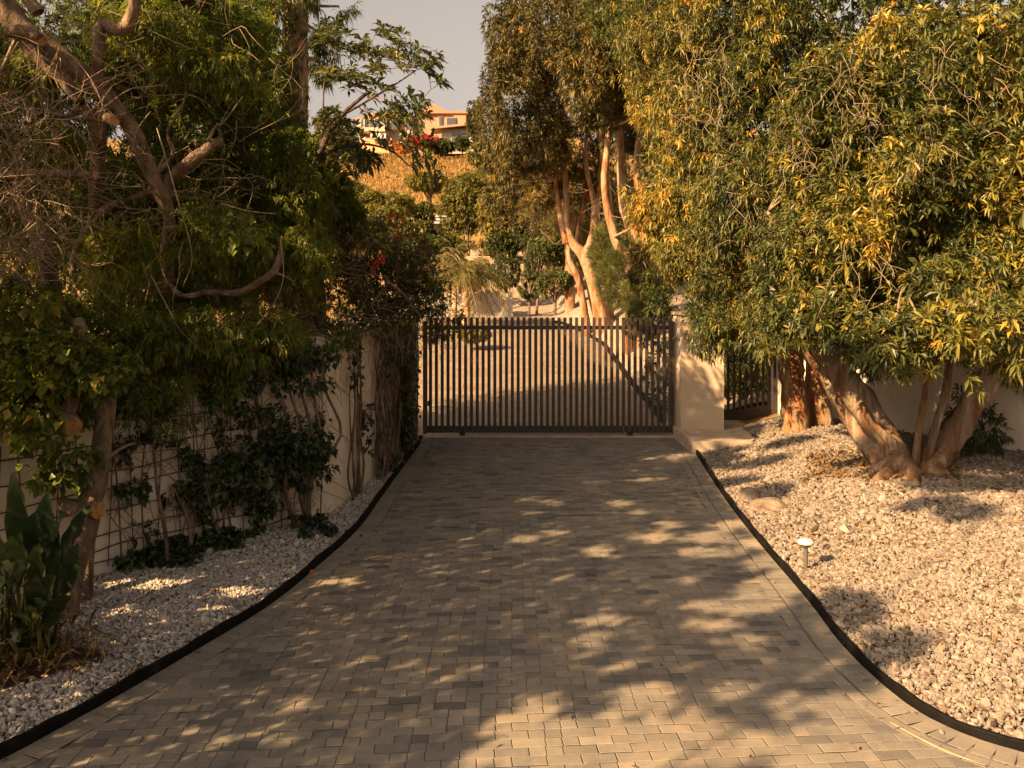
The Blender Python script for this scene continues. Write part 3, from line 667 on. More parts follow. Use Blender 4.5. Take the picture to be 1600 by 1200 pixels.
# low flat-roofed building glimpsed half way up, and the peach house glimpsed through the right-hand crown
fr = empty('flat_roofed_building', P(675, 350, 62), 'low building with stacked flat dark roofs half hidden in shrubs up the slope', 'building')
facade(MB(), 640, 705, 350, 366, 62, 4).build('wall', M['stucco_far'], fr)
for k, (x0, x1, y) in enumerate(((650, 712, 346), (660, 700, 341), (665, 698, 336))): facade(MB(), x0, x1, y, y+3.2, 61+k, 4).build('roof_slab', M['grey'], fr)
nh = empty('neighbour_house', (9.5, 17.5, 0), 'peach rendered house with pergola beams glimpsed through the right-hand tree', 'house')
MB().box((11.2, 19, 2.5), (6.5, 4, 5.2), bev=.02).build('wall', M['peach'], nh)
for k in range(3): MB().box((9.2+k*.9, 16.4, 4.0-.0*k), (.12, 1.6, .14), bev=.01).build('pergola_beam', M['barkdark'], nh)
for x in (8.4, 9.6): MB().box((x, 15.7, 2.2), (.14, .14, 3.6), bev=.01).build('pergola_post', M['barkdark'], nh)
MB().box((10, 16.95, 3.86), (3.6, .12, .18), bev=.01).build('pergola_rail', M['barkdark'], nh)
# ------------------------------------------------------------------ vegetation
def crown_leaves(parent, blobs, n, k, Ln, Wd, mt, spread=.9, down=.1, droop=.25, shell=.5, bias=0, name='crown', outw=1.0, seed=None, fold=.22, mid=.5, whorl=False, gap=-2.6, namp=.2, jit=0):
    p, o = blob_points(blobs, n, shell, seed, gap)
    if jit: p = p+rng.normal(0, jit, p.shape)*np.array([1, 1, 1.2])+np.array([0, 0, -1.])*np.abs(rng.normal(0, jit*.8, (len(p), 1)))
    lb = LB()
    if whorl: whorls(lb, p, o*outw+np.array([0, -.25, .35-down])+rng.normal(0, .4, o.shape), k, Ln, Wd, droop=droop, bias=bias, namp=namp)
    else: rosettes(lb, p, o*outw+np.array([0, 0, .25])+rng.normal(0, .35, o.shape), k, Ln, Wd, spread, droop, down, bias, fold, mid)
    lb.build(name, mt, parent); return p
def tree(name, label, cat, base, limbs, blobs, n, k, Ln, Wd, mt, bark='bark', twigs=120, r0=.008, group=None, nodes=None, twigmat='twig', side=9, lbump=.1, **kw):
    t = empty(name, base, label, cat, group)
    mb = MB()
    for pts, rad in limbs: mb.tube(pts, rad, side, bump=lbump, sub=5)
    if limbs: mb.build('trunk', M[bark], t, True)
    p = crown_leaves(t, blobs, n, k, Ln, Wd, mt, **kw)
    if twigs and len(p):
        nd = [q for pts, _ in limbs for q in pts[len(pts)//2:]] if nodes is None else nodes
        nd = nd+[np.array(b[:3]) for b in blobs] if limbs and nodes is None else (nd or [np.array(blobs[0][:3])])
        tg = p[rng.choice(len(p), min(twigs, len(p)), replace=False)]
        mb = MB(); connect_twigs(mb, nd[:1]+nd, tg, r0); 
        for b in (blobs if len(blobs) < 40 else blobs[::3]):
            if limbs:
                j = min((q for pts, _ in limbs for q in pts), key=lambda q: np.linalg.norm(q-np.array(b[:3])))
                mb.tube([j, (np.array(j)+np.array(b[:3]))/2+rng.normal(0, .1, 3), b[:3]], [r0*3.5, r0*2.6, r0*1.6], 5, sub=3)
        tag(mb.build('branches', M[twigmat], t, True), kind='stuff')
    return t
def gpos(x, Y): X = (x-800)*Y/F; return np.array([X, Y, float(hgt(X, Y))])

# --- right: near broad-leaved trees with gnarled peeling trunks
def pz(x, y, Y): return P(x, y, Y)
B0 = on(1425, 742, -.05)
rt_limbs = [
 ([on(1425, 745, -.1), pz(1385, 690, 11.2), pz(1330, 610, 11.3), pz(1285, 545, 11.5), pz(1230, 450, 11.8), pz(1200, 330, 12)], [.2, .19, .17, .15, .1, .06]),
 ([on(1395, 738, -.1), pz(1350, 680, 11.5), pz(1300, 600, 11.7), pz(1262, 530, 11.9), pz(1255, 400, 12)], [.15, .13, .12, .1, .07]),
 ([on(1440, 742, -.1), pz(1470, 705, 10.9), pz(1510, 640, 10.8), pz(1545, 590, 10.7), pz(1585, 500, 10.6), pz(1590, 350, 10.4)], [.19, .17, .15, .13, .1, .06]),
 ([on(1432, 736, -.03), pz(1432, 700, 10.6), pz(1442, 640, 10.5), pz(1450, 560, 10.4), pz(1440, 430, 10.4)], [.05, .045, .04, .035, .03]),
 ([on(1440, 738, -.03), pz(1455, 690, 10.7), pz(1478, 610, 10.6), pz(1490, 500, 10.5)], [.055, .05, .045, .035]),
 ([on(1405, 743, -.08), pz(1398, 700, 10.9), pz(1362, 660, 11.0), pz(1345, 630, 11.1)], [.06, .055, .045, .03]),
 ([on(1400, 735, .12), on(1375, 738, .04), on(1340, 736, -.07)], [.12, .09, .04]), ([on(1395, 742, .1), on(1375, 752, .02), on(1352, 758, -.07)], [.1, .07, .03]), ([on(1455, 742, .1), on(1480, 750, .02), on(1510, 756, -.07)], [.11, .07, .03]), ([on(1425, 745, .06), on(1430, 756, .0), on(1436, 766, -.07)], [.1, .06, .03]),
]
blR = [sky_blob(*b) for b in ((1480, 90, 9.6, 190, 150), (1570, 300, 9.2, 130, 150), (1420, 300, 9.7, 150, 140), (1500, 480, 9.3, 140, 105), (1370, 490, 10, 95, 90), (1600, 520, 8.8, 80, 90), (1300, 330, 10.4, 110, 130), (1340, 130, 10.6, 110, 130), (1290, 470, 10.6, 70, 70), (1660, 120, 9, 110, 170), (1310, 480, 9.7, 60, 50), (1250, 500, 10.4, 50, 42), (1400, 530, 9.2, 75, 38), (1520, 555, 8.6, 80, 34), (1590, 430, 8.8, 70, 80), (1440, 520, 9.2, 70, 60), (1412, 515, 8.3, 75, 42), (1505, 500, 8.0, 85, 48), (1590, 520, 8.0, 60, 45), (1215, 390, 11.2, 60, 80), (1240, 480, 10.8, 50, 50))]
tR = tree('broadleaf_tree', 'large multi-trunked tree with yellow-green leaf whorls leaning over the pale gravel at right', 'tree', B0, rt_limbs, clumps(blR, 6, 3, .5), 13500, 11, .14, .033, M['L_olive'], 'gnarled', 420, .005, down=.12, droop=.18, shell=.62, bias=-.01, seed=11, lbump=.24, side=15, whorl=True, gap=-2.2, namp=.3, jit=.09)
# bare pale hanging twigs on the outside of the crown
def bare_twigs(parent, spots, n, ln, mt='twig', down=.9, r=.004, name='bare_twigs'):
    mb = MB()
    for s in spots:
        c = np.array(s[:3])
        for i in range(n):
            d = nrm(np.array([rng.normal(0, .7), rng.normal(-.4, .5), rng.normal(-down*.6, .5)])[None])[0]; p = c+rng.normal(0, .5, 3)*np.array(s[3:6])*.9; pts = [p]
            for q_ in range(4): d = nrm((d+rng.normal(0, .45, 3)+np.array([0, 0, -.25*down]))[None])[0]; p = p+d*ln/4; pts.append(p)
            mb.tube(pts, [r, r*.9, r*.75, r*.6, r*.3], 4, sub=2, cap=False)
            if rng.random() < .6:
                a = pts[2]; mb.tube([a, a+nrm((d+rng.normal(0, .8, 3))[None])[0]*ln*.3, a+nrm((d+rng.normal(0, .6, 3))[None])[0]*ln*.5], [r*.7, r*.5, r*.3], 4, sub=2, cap=False)
    tag(mb.build(name, M[mt], parent, True), kind='stuff')
bare_twigs(tR, [sky_blob(*b) for b in ((1300, 150, 9.6, 90, 90), (1340, 100, 9.5, 60, 80), (1260, 220, 9.8, 50, 60), (1380, 420, 9.0, 80, 70), (1520, 470, 8.4, 90, 60), (1500, 90, 8.5, 120, 90), (1440, 230, 8.8, 80, 60))], 17, .45, r=.003)
blB = [sky_blob(*b) for b in ((1500, 150, 13, 260, 220), (1600, 380, 12.6, 150, 190), (1400, 350, 13, 180, 180), (1250, 300, 13.8, 130, 220), (1450, 470, 12.2, 130, 90), (1220, 120, 14.5, 130, 170), (1590, 560, 12, 60, 50), (1350, -20, 13.5, 260, 110), (1130, 0, 15.5, 120, 110), (1150, 420, 15.5, 90, 90), (1080, 250, 17, 80, 160), (1000, 20, 18, 120, 90))]
tree('broadleaf_tree', 'dark green broad-leaved tree filling the shade behind the yellow-green tree at right', 'tree', gpos(1560, 13), [([gpos(1560, 13), pz(1550, 560, 13), pz(1500, 300, 13), pz(1480, 100, 13)], [.16, .14, .1, .06])], blB, 13000, 8, .14, .045, M['L_dark'], 'barkdark', 60, .008, shell=.2, spread=1.1, seed=12)
# tree over the small gate, hanging willowy shoots
S0 = on(1250, 672, -.05)
st_l = [([gpos(1243, 14.4)-[0, 0, .2], pz(1243, 655, 14.4), pz(1240, 600, 14.5), pz(1234, 540, 14.6), pz(1225, 400, 14.8), pz(1200, 250, 15)], [.25, .22, .2, .2, .15, .1]),
 ([gpos(1283, 14.6)-[0, 0, .2], pz(1282, 645, 14.6), pz(1276, 590, 14.7), pz(1280, 500, 14.8), pz(1300, 350, 15)], [.22, .2, .19, .18, .12]),
 ([pz(1235, 560, 14.6), pz(1190, 480, 14.9), pz(1140, 380, 15.2), pz(1120, 250, 15)], [.14, .12, .09, .05])]
blS = [sky_blob(*b) for b in ((1160, 320, 13.4, 110, 150), (1120, 480, 13.8, 68, 75), (1215, 500, 12.6, 85, 75), (1170, 120, 13.6, 110, 130), (1080, 230, 14.6, 80, 130), (1070, 400, 15, 60, 70), (1250, 400, 12.4, 70, 80), (1090, 60, 14.4, 110, 110), (1250, 250, 12.6, 70, 90), (1020, 120, 15.5, 70, 120), (1030, 300, 16, 50, 80), (1100, 500, 13.4, 45, 50), (1200, 300, 12.2, 50, 70))]
tS = tree('broadleaf_tree', 'tree with a thick reddish peeling stump of a trunk beside the small side gate', 'tree', S0, st_l, clumps(blS, 6, 4, .5), 13500, 10, .135, .028, M['L_olive'], 'paperbark', 320, .006, down=.4, droop=.35, shell=.45, bias=-.03, seed=13, lbump=.16, whorl=True, gap=-2.2, namp=.3, jit=.09)
bare_twigs(tS, [sky_blob(*b) for b in ((1080, 180, 13, 60, 90), (1110, 90, 12.8, 60, 80), (1060, 120, 13, 50, 90), (1180, 340, 12.2, 50, 80), (1140, 280, 12.4, 50, 70))], 15, .7, r=.004)
# loose bark, roots and dry litter at the foot of the big tree
p_ = np.array([on(rng.uniform(1265, 1500), rng.uniform(708, 752), .0) for _ in range(700)])
lb = LB(); rosettes(lb, p_, rng.normal(0, 1, p_.shape)+[0, 0, .5], 5, .16, .035, 1.2, .3, .2, 0)
tag(lb.build('leaf_litter', M['L_dead']), 'brown fallen leaves and bark around the foot of the big tree at right', 'leaf litter', kind='stuff')
p_ = np.array([on(x, y, .35) for x, y in zip(rng.uniform(1500, 1560, 60), rng.uniform(655, 740, 60))])
sh = empty('shrub', on(1530, 735), 'dark scruffy shrub against the pale wall at right', 'shrub')
crown_leaves(sh, [(*P(1520, 660, 11.9), .45, .4, .55)], 260, 9, .12, .03, M['L_dark'], seed=5, down=.4)

# --- middle: tall paperbarks beyond the gate
def paper(label, base, limbs, blobs, n, seed, k=12, Ln=.2, Wd=.045, **kw):
    return tree('paperbark_tree', label, 'tree', base, limbs, blobs, n, k, Ln, Wd, M['L_melal'], 'paperbark', 260, .012, 'paperbarks beyond the gate', spread=.9, seed=seed, lbump=.15, **kw)
Ym = 29.5
b1 = gpos(945, Ym)
paper('tall paperbark with a thick pale leaning trunk rising just beyond the gate', b1,
 [([b1-[0, 0, .2], pz(930, 455, Ym), pz(912, 400, Ym), pz(890, 370, Ym), pz(884, 300, Ym), pz(882, 240, Ym), pz(878, 150, Ym)], [.27, .24, .2, .15, .1, .08, .06]),
  ([pz(930, 455, Ym), pz(936, 400, Ym+.4), pz(932, 350, Ym+.4), pz(940, 250, Ym+.2), pz(930, 150, Ym)], [.14, .12, .1, .08, .05]),
  ([gpos(918, Ym+.8), pz(905, 440, Ym+.6), pz(888, 395, Ym+.5), pz(900, 330, Ym+.6)], [.15, .13, .1, .06]),
  ([gpos(935, Ym+1), pz(918, 430, Ym+1), pz(903, 370, Ym+1), pz(915, 300, Ym+1), pz(905, 200, Ym+1)], [.14, .12, .1, .08, .05]),
  ([pz(884, 380, Ym), pz(876, 340, Ym), pz(868, 280, Ym), pz(860, 200, Ym)], [.14, .1, .07, .04]),
  ([pz(912, 400, Ym), pz(925, 370, Ym-.2), pz(928, 320, Ym-.3), pz(915, 250, Ym-.3), pz(920, 180, Ym-.2)], [.16, .12, .1, .07, .04]),
  ([gpos(955, Ym+.5), pz(950, 430, Ym+.5), pz(955, 350, Ym+.5), pz(948, 250, Ym+.5)], [.12, .1, .08, .05])],
 [sky_blob(*b) for b in ((800, 70, 27, 45, 90), (850, 40, 27, 80, 90), (820, 190, 27, 62, 60), (900, 130, 27.5, 85, 75), (790, 250, 28.5, 40, 50), (850, 235, 29, 45, 40), (765, 175, 28, 22, 45), (905, 230, 30.5, 50, 40), (850, 290, 30.5, 40, 40), (900, 290, 30.6, 40, 30), (780, 310, 30, 26, 30), (800, 130, 26, 50, 60))], 6800, 21, bias=.05, shell=.4)
Yn = 24.5; b2 = gpos(1000, Yn)
paper('paperbark with pale branching trunks standing between the tall leaner and the hanging tree', b2,
 [([b2-[0, 0, .2], pz(1003, 410, Yn), pz(988, 360, Yn), pz(972, 300, Yn), pz(968, 200, Yn), pz(960, 120, Yn)], [.24, .2, .17, .14, .1, .06]),
  ([b2-[.3, 0, .2], pz(985, 430, Yn-.5), pz(960, 370, Yn-.6), pz(945, 290, Yn-.6), pz(950, 200, Yn-.5), pz(940, 130, Yn-.5)], [.16, .14, .12, .1, .08, .05]),
  ([pz(1003, 420, Yn), pz(1012, 350, Yn-.3), pz(995, 270, Yn-.3), pz(1000, 190, Yn)], [.15, .13, .1, .06])],
 [sky_blob(*b) for b in ((980, 60, 22, 90, 85), (1040, 150, 20, 60, 100), (950, 155, 23.5, 55, 42), (1040, 330, 19.5, 45, 75), (900, 40, 23, 70, 70), (1020, 420, 20, 40, 45), (930, 110, 22, 60, 60), (1000, 180, 25.5, 60, 70))], 6600, 22, bias=.05, shell=.4)
bk = gpos(890, 35)
paper('tall dense grey-gold tree standing behind the leaning paperbarks', bk, [([bk-[0, 0, .2], pz(890, 400, 35), pz(880, 250, 35), pz(890, 100, 35)], [.22, .18, .12, .07])],
 [sky_blob(*b) for b in ((880, 120, 34, 80, 110), (960, 180, 33, 80, 90), (830, 240, 35, 50, 50), (960, 60, 33, 90, 90), (1000, 300, 33, 70, 70))], 3800, 24, bias=0, shell=.3)
# wispy grey-green understorey
ws = empty('wispy_bush', gpos(985, 25), 'tall wispy grey-green bush in front of the paperbark trunks', 'bush')
crown_leaves(ws, [sky_blob(*b) for b in ((975, 430, 24, 38, 60), (1010, 470, 22, 35, 40), (950, 400, 26, 25, 45))], 1500, 12, .28, .018, M['L_yellow'], down=-.5, spread=.6, seed=31, bias=-.25, droop=.1)
ws = empty('wispy_bush', gpos(860, 31), 'tall wispy bush with bare pale stems behind the paperbark trunk foot', 'bush')
crown_leaves(ws, [sky_blob(*b) for b in ((900, 330, 32, 45, 60), (850, 310, 33, 45, 60), (935, 300, 31, 30, 50))], 2000, 10, .3, .022, M['L_melal'], down=-.3, spread=.7, seed=32, bias=.1, shell=.2)
bare_twigs(ws, [sky_blob(*b) for b in ((900, 300, 30, 60, 60), (850, 330, 30, 40, 60), (940, 330, 28, 30, 60))], 8, 1.5, r=.011, down=.3, name='stems')
dk = empty('dark_hedge', gpos(1040, 19), 'dark hedge standing behind the cream pillar and gate end', 'hedge')
crown_leaves(dk, [sky_blob(*b) for b in ((1040, 450, 18.5, 40, 50), (1010, 500, 20, 35, 40), (1110, 540, 19, 60, 80), (1190, 560, 19, 60, 90))], 1800, 9, .16, .04, M['L_dark'], seed=33, shell=.2)
vb = empty('vine_bush', gpos(1030, 18.5), 'thin vine growing on the bank behind the right end of the gate', 'bush')
crown_leaves(vb, [(*(P(1030, 590, 18.5)), .35, .3, .9)], 220, 7, .09, .05, M['L_ivy'], seed=34, down=.4)

# --- beyond: topiary, palm, hill shrubs and trees
def bush(name, label, cat, x, y, Y, rx, ry, mt, n=500, k=8, Ln=None, Wd=None, group=None, seed=None, trunk=True, lumps=5, shell=.6, bark='bark', bias=0, twigs=0):
    c = P(x, y, Y); sx, sz = rx*Y/F, ry*Y/F; Ln = Ln or Y*.0055; Wd = Wd or Ln*.42
    g = np.random.default_rng(seed or int(x*7+y)); bl = [(*c, sx*.8, sx*.8, sz*.8)]
    for i in range(lumps):
        a = g.random()*6.28; e = g.uniform(-.5, 1); bl.append((c[0]+sx*.62*cos(a)*cos(e*.8), c[1]+sx*.5*sin(a), c[2]+sz*.62*sin(e), sx*g.uniform(.3, .5), sx*.45, sz*g.uniform(.3, .5)))
    b = np.array([c[0], Y, float(hgt(c[0], Y))]); t = empty(name, b, label, cat, group)
    if trunk:
        mb = MB(); h_ = max(c[2]-b[2], .4)
        mb.tube([b-[0, 0, .1], b+[.03*h_, 0, h_*.5], c+[0, 0, sz*.2]], [max(.05, sx*.09), max(.04, sx*.07), .02], 7, bump=.1)
        for i in range(4): q = c+np.array([sx*.5*cos(i*1.7), sx*.4*sin(i*1.7), sz*.35]); mb.tube([b+[0, 0, h_*.4], (b+[0, 0, h_*.5]+q)/2, q], [max(.03, sx*.05), .03, .015], 5)
        mb.build('trunk', M[bark], t, True)
    crown_leaves(t, bl, n, k, Ln, Wd, mt, seed=int(x+y*3), shell=shell, bias=bias)
    return t
bush('topiary_bush', 'clipped rounded topiary bush on a slim trunk nearest the palm', 'topiary', 790, 424, 39, 26, 31, M['L_hedge'], 700, Ln=.13, lumps=0, shell=.85, group='clipped topiaries', seed=1)
bush('topiary_bush', 'clipped topiary bush with a flat side right of the palm wall', 'topiary', 838, 408, 38, 24, 38, M['L_hedge'], 700, Ln=.13, lumps=1, shell=.85, group='clipped topiaries', seed=2)
bush('topiary_bush', 'low clipped topiary mound on the gravel slope', 'topiary', 826, 447, 36, 22, 24, M['L_hedge'], 600, Ln=.12, lumps=1, shell=.85, group='clipped topiaries', seed=3)
bush('topiary_bush', 'small clipped bush dotted with red flowers left of the leaning paperbark', 'topiary', 866, 442, 35, 30, 28, M['L_hedge'], 700, Ln=.13, lumps=3, shell=.8, group='clipped topiaries', seed=4)
bush('round_shrub', 'low round yellow-green shrub at the left edge of the upper drive', 'shrub', 738, 522, 27, 28, 16, M['L_yellow'], 500, Ln=.12, trunk=False)
# palms
def palm(x, ytop, Y, label, nf=30, fl=1.5, rt=.11):
    top = P(x, ytop, Y); b = np.array([top[0]+.1, Y, float(hgt(top[0], Y))]); t = empty('palm_tree', b, label, 'palm', 'young palms on the slope')
    MB().tube([b-[0, 0, .1], (b+top)/2+[.05, 0, 0], top], [rt*1.3, rt, rt*.9], 9, bump=.15).build('trunk', M['palmbark'], t, True)
    lb = LB(); rib = MB()
    for i in range(nf):
        a = rng.random()*6.28; e = rng.uniform(-.5, 1.2); d = np.array([cos(a)*cos(e), sin(a)*cos(e), sin(e)]); s = np.linspace(0, 1, 26); l_ = fl*rng.uniform(.8, 1.1)
        pts = top+d*s[:, None]*l_+np.array([0, 0, -1.])*(s[:, None]**2)*l_*rng.uniform(.35, .7)
        rib.tube(pts[::5], np.linspace(.018, .005, len(pts[::5])), 4, sub=1, cap=False)
        tn = nrm(np.gradient(pts, axis=0)); sd = nrm(np.cross(tn, [0, 0, 1.]))
        for sg in (-1, 1): lb.add(pts[3:], tn[3:]*.7+sd[3:]*sg+rng.normal(0, .12, pts[3:].shape)-[0, 0, .25], fl*.26, .035, rng.normal(.55-(e < -.1)*-.3, .15, 23), droop=.3)
    rib.build('frond_stalks', M['twig'], t); lb.build('fronds', M['L_palm'], t)
palm(724, 425, 32, 'young feather palm in front of the low cream wall at the top of the drive', 38, 1.75, .13)
palm(706, 400, 35, 'second palm just behind and left of the palm by the low cream wall', 24, 1.5, .1)
# hillside planting
hb = [(728, 318, 52, 42, 58, 'L_yellow', 'bright yellow-green bushy tree above the palm', 1500), (775, 335, 47, 32, 50, 'L_yellow', 'yellow-green tree with gaps beside the paperbark crown', 1100), (700, 300, 80, 28, 24, 'L_melal', 'dull olive bush on the dry hill left of the bright tree', 500),
 (545, 322, 48, 55, 30, 'L_yellow', 'wide yellow-green bush behind the garden wall planting', 1200), (610, 320, 52, 52, 24, 'L_yellow', 'flat-topped yellow-green bush in the middle of the slope', 1000), (655, 335, 58, 30, 18, 'L_olive', 'rusty olive bush near the flat-roofed building', 500),
 (560, 365, 40, 60, 35, 'L_melal', 'olive bush behind the brushy hedge', 1000), (640, 395, 38, 60, 32, 'L_dark', 'dark bush with a few red blooms left of the palms', 1200), (680, 375, 42, 35, 22, 'L_melal', 'olive shrub under the flat-roofed building', 700), (790, 385, 44, 30, 25, 'L_dark', 'dark tree behind the topiaries', 700),
 (850, 370, 42, 40, 40, 'L_dark', 'dark bush behind the tall paperbark trunk', 700), (690, 420, 36, 32, 26, 'L_palm', 'dry yellowish shrub beside the second palm', 600), (760, 405, 46, 28, 22, 'L_melal', 'olive shrub between palm and topiary', 500),
 (800, 320, 50, 60, 70, 'L_melal', 'tall grey-green tree closing the view behind the paperbarks', 1600), (905, 385, 39, 60, 60, 'L_dark', 'dark tree filling the gap behind the leaning paperbark trunk', 1400), (920, 330, 44, 90, 90, 'L_melal', 'broad grey-green tree far behind the paperbark trunks', 2200)]
for x, y, Y, rx, ry, mt_, lab, n_ in hb: bush('hill_tree' if ry > 40 else 'hill_bush', lab, 'tree' if ry > 40 else 'bush', x, y, Y, rx, ry, M[mt_], n_, group='bushes up the hillside', Ln=Y*.0048)
for x, y, Y, rx, ry, mt_, lab in ((690, 228, 122, 24, 13, 'L_dark', 'dark bush in front of the white house wall'), (722, 224, 124, 11, 11, 'L_dark', 'small dark round bush under the white house window'), (660, 220, 121, 26, 9, 'L_red', 'red bougainvillea mound in front of the villa'),
  (632, 228, 118, 14, 10, 'L_orange', 'orange flowering shrub below the villa'), (520, 215, 120, 40, 45, 'L_melal', 'olive tree left of the villa terrace'), (548, 235, 116, 22, 26, 'L_yellow', 'yellow-green tree at the villa terrace corner'), (755, 240, 100, 26, 30, 'L_olive', 'olive tree on the right shoulder of the hill'),
  (744, 195, 118, 14, 40, 'L_melal', 'slender olive tree right of the white house'), (760, 285, 70, 35, 30, 'L_yellow', 'round yellow tree at the right of the dry slope')):
    bush('hill_tree' if ry > 25 else 'hill_bush', lab, 'tree' if ry > 25 else 'bush', x, y, Y, rx, ry, M[mt_], 600, group='bushes up the hillside', Ln=Y*.0042, trunk=ry > 8)
for x, y, Y, rx, ry, mt_, lab in ((540, 300, 56, 40, 24, 'L_olive', 'yellowish bush at the left foot of the dry hill'), (600, 345, 44, 45, 26, 'L_yellow', 'bright yellow-green bush beside the brushy hedge'), (650, 365, 40, 34, 24, 'L_olive', 'yellow-tipped bush left of the second palm'), (700, 385, 41, 34, 28, 'L_yellow', 'yellow-green shrub right above the palms'), (810, 350, 46, 34, 40, 'L_melal', 'grey-green tree right of the bright slope tree'), (670, 285, 70, 44, 16, 'L_yellow', 'yellow scrub mound on the dry slope below the villa')):
    bush('hill_tree' if ry > 30 else 'hill_bush', lab, 'tree' if ry > 30 else 'bush', x, y, Y, rx, ry, M[mt_], 1000, group='bushes up the hillside', Ln=Y*.0045, shell=.4)
# dry grass tufts on the hill
g_ = scatter(-30, 12, 46, 125, .55, lambda X, Y: rng.random(X.shape) < .8)
lb = LB(); tp = np.stack([g_[:, 0], g_[:, 1], hgt(g_[:, 0], g_[:, 1])-.1], 1)
lb.add(np.repeat(tp, 4, 0)+rng.normal(0, .15, (len(tp)*4, 3)), np.array([0, 0, 1.])+rng.normal(0, .45, (len(tp)*4, 3)), .55, .14, rng.random(len(tp)*4), droop=.1)
tag(lb.build('dry_grass', M['L_grass']), 'dry orange and yellow grass covering the hillside', 'grass', kind='stuff')

# --- left: the overgrown tree with twisting pruned limbs
TA = on(105, 962, -.03)
def sawn(parent, a, d, r): # orange disc at a sawn branch end
    d = nrm(np.array(d, float)[None])[0]; MB().tube([np.array(a), np.array(a)+d*.012], [r, r*.97], 14, sub=1).build('sawn_end', M['cut'], parent)
l1 = [
 ([on(98, 968, -.1), pz(115, 880, 7.1), pz(140, 790, 7.3), pz(158, 700, 7.5), pz(165, 620, 7.7), pz(150, 560, 7.9), pz(95, 500, 8.0)], [.105, .1, .09, .085, .085, .09, .09]),
 ([pz(95, 500, 8.0), pz(80, 450, 8.0), pz(72, 400, 7.9), pz(50, 340, 7.8), pz(30, 300, 7.7), pz(-10, 250, 7.5)], [.085, .08, .078, .08, .075, .07]),
 ([on(130, 940, -.1), pz(135, 860, 7.6), pz(148, 790, 7.7), pz(160, 720, 7.8)], [.075, .07, .065, .06]),
 ([pz(95, 670, 7.2), pz(120, 600, 7.3), pz(135, 555, 7.4), pz(120, 500, 7.5)], [.07, .075, .06, .05])]
t1 = tree('pruned_tree', 'front left tree with leaning trunks and orange sawn stubs rising from the white gravel', 'tree', TA, l1,
 [sky_blob(*b) for b in ((70, 600, 7.6, 95, 60), (190, 620, 8.2, 75, 55), (120, 530, 8.4, 130, 60), (300, 590, 8.8, 70, 45), (270, 520, 9, 80, 45), (40, 500, 7.8, 60, 70), (240, 690, 8.5, 35, 30))], 3600, 11, .1, .022, M['L_fern'], 'bark', 160, .006, seed=41, down=.35, shell=.35, spread=.9)
MB().tube([pz(98, 790, 7.35), pz(130, 795, 7.28), pz(153, 797, 7.22)], [.07, .078, .076], 12, bump=.05).build('stub', M['bark'], t1, True)
sawn(t1, pz(153, 797, 7.22), (.92, -.38, 0), .075); sawn(t1, pz(112, 668, 7.15), (.75, -.45, -.5), .09)
MB().tube([pz(75, 628, 7.35), pz(95, 650, 7.22), pz(112, 668, 7.15)], [.1, .1, .09], 12, bump=.06).build('stub', M['bark'], t1, True)
# broad ivy-like leaves draping it
lb = LB(); p_, o_ = blob_points([sky_blob(*b) for b in ((60, 560, 7.1, 60, 50), (110, 560, 7.2, 60, 50), (150, 580, 7.3, 60, 40), (100, 720, 7.2, 50, 45), (40, 640, 7, 60, 60), (370, 370, 8, 25, 30), (50, 480, 7.2, 40, 30))], 800, .4, 42)
rosettes(lb, p_, o_+[0, -.6, 0], 3, .09, .085, .9, .3, .3, .1); lb.build('climber_leaves', M['L_fern'], t1)

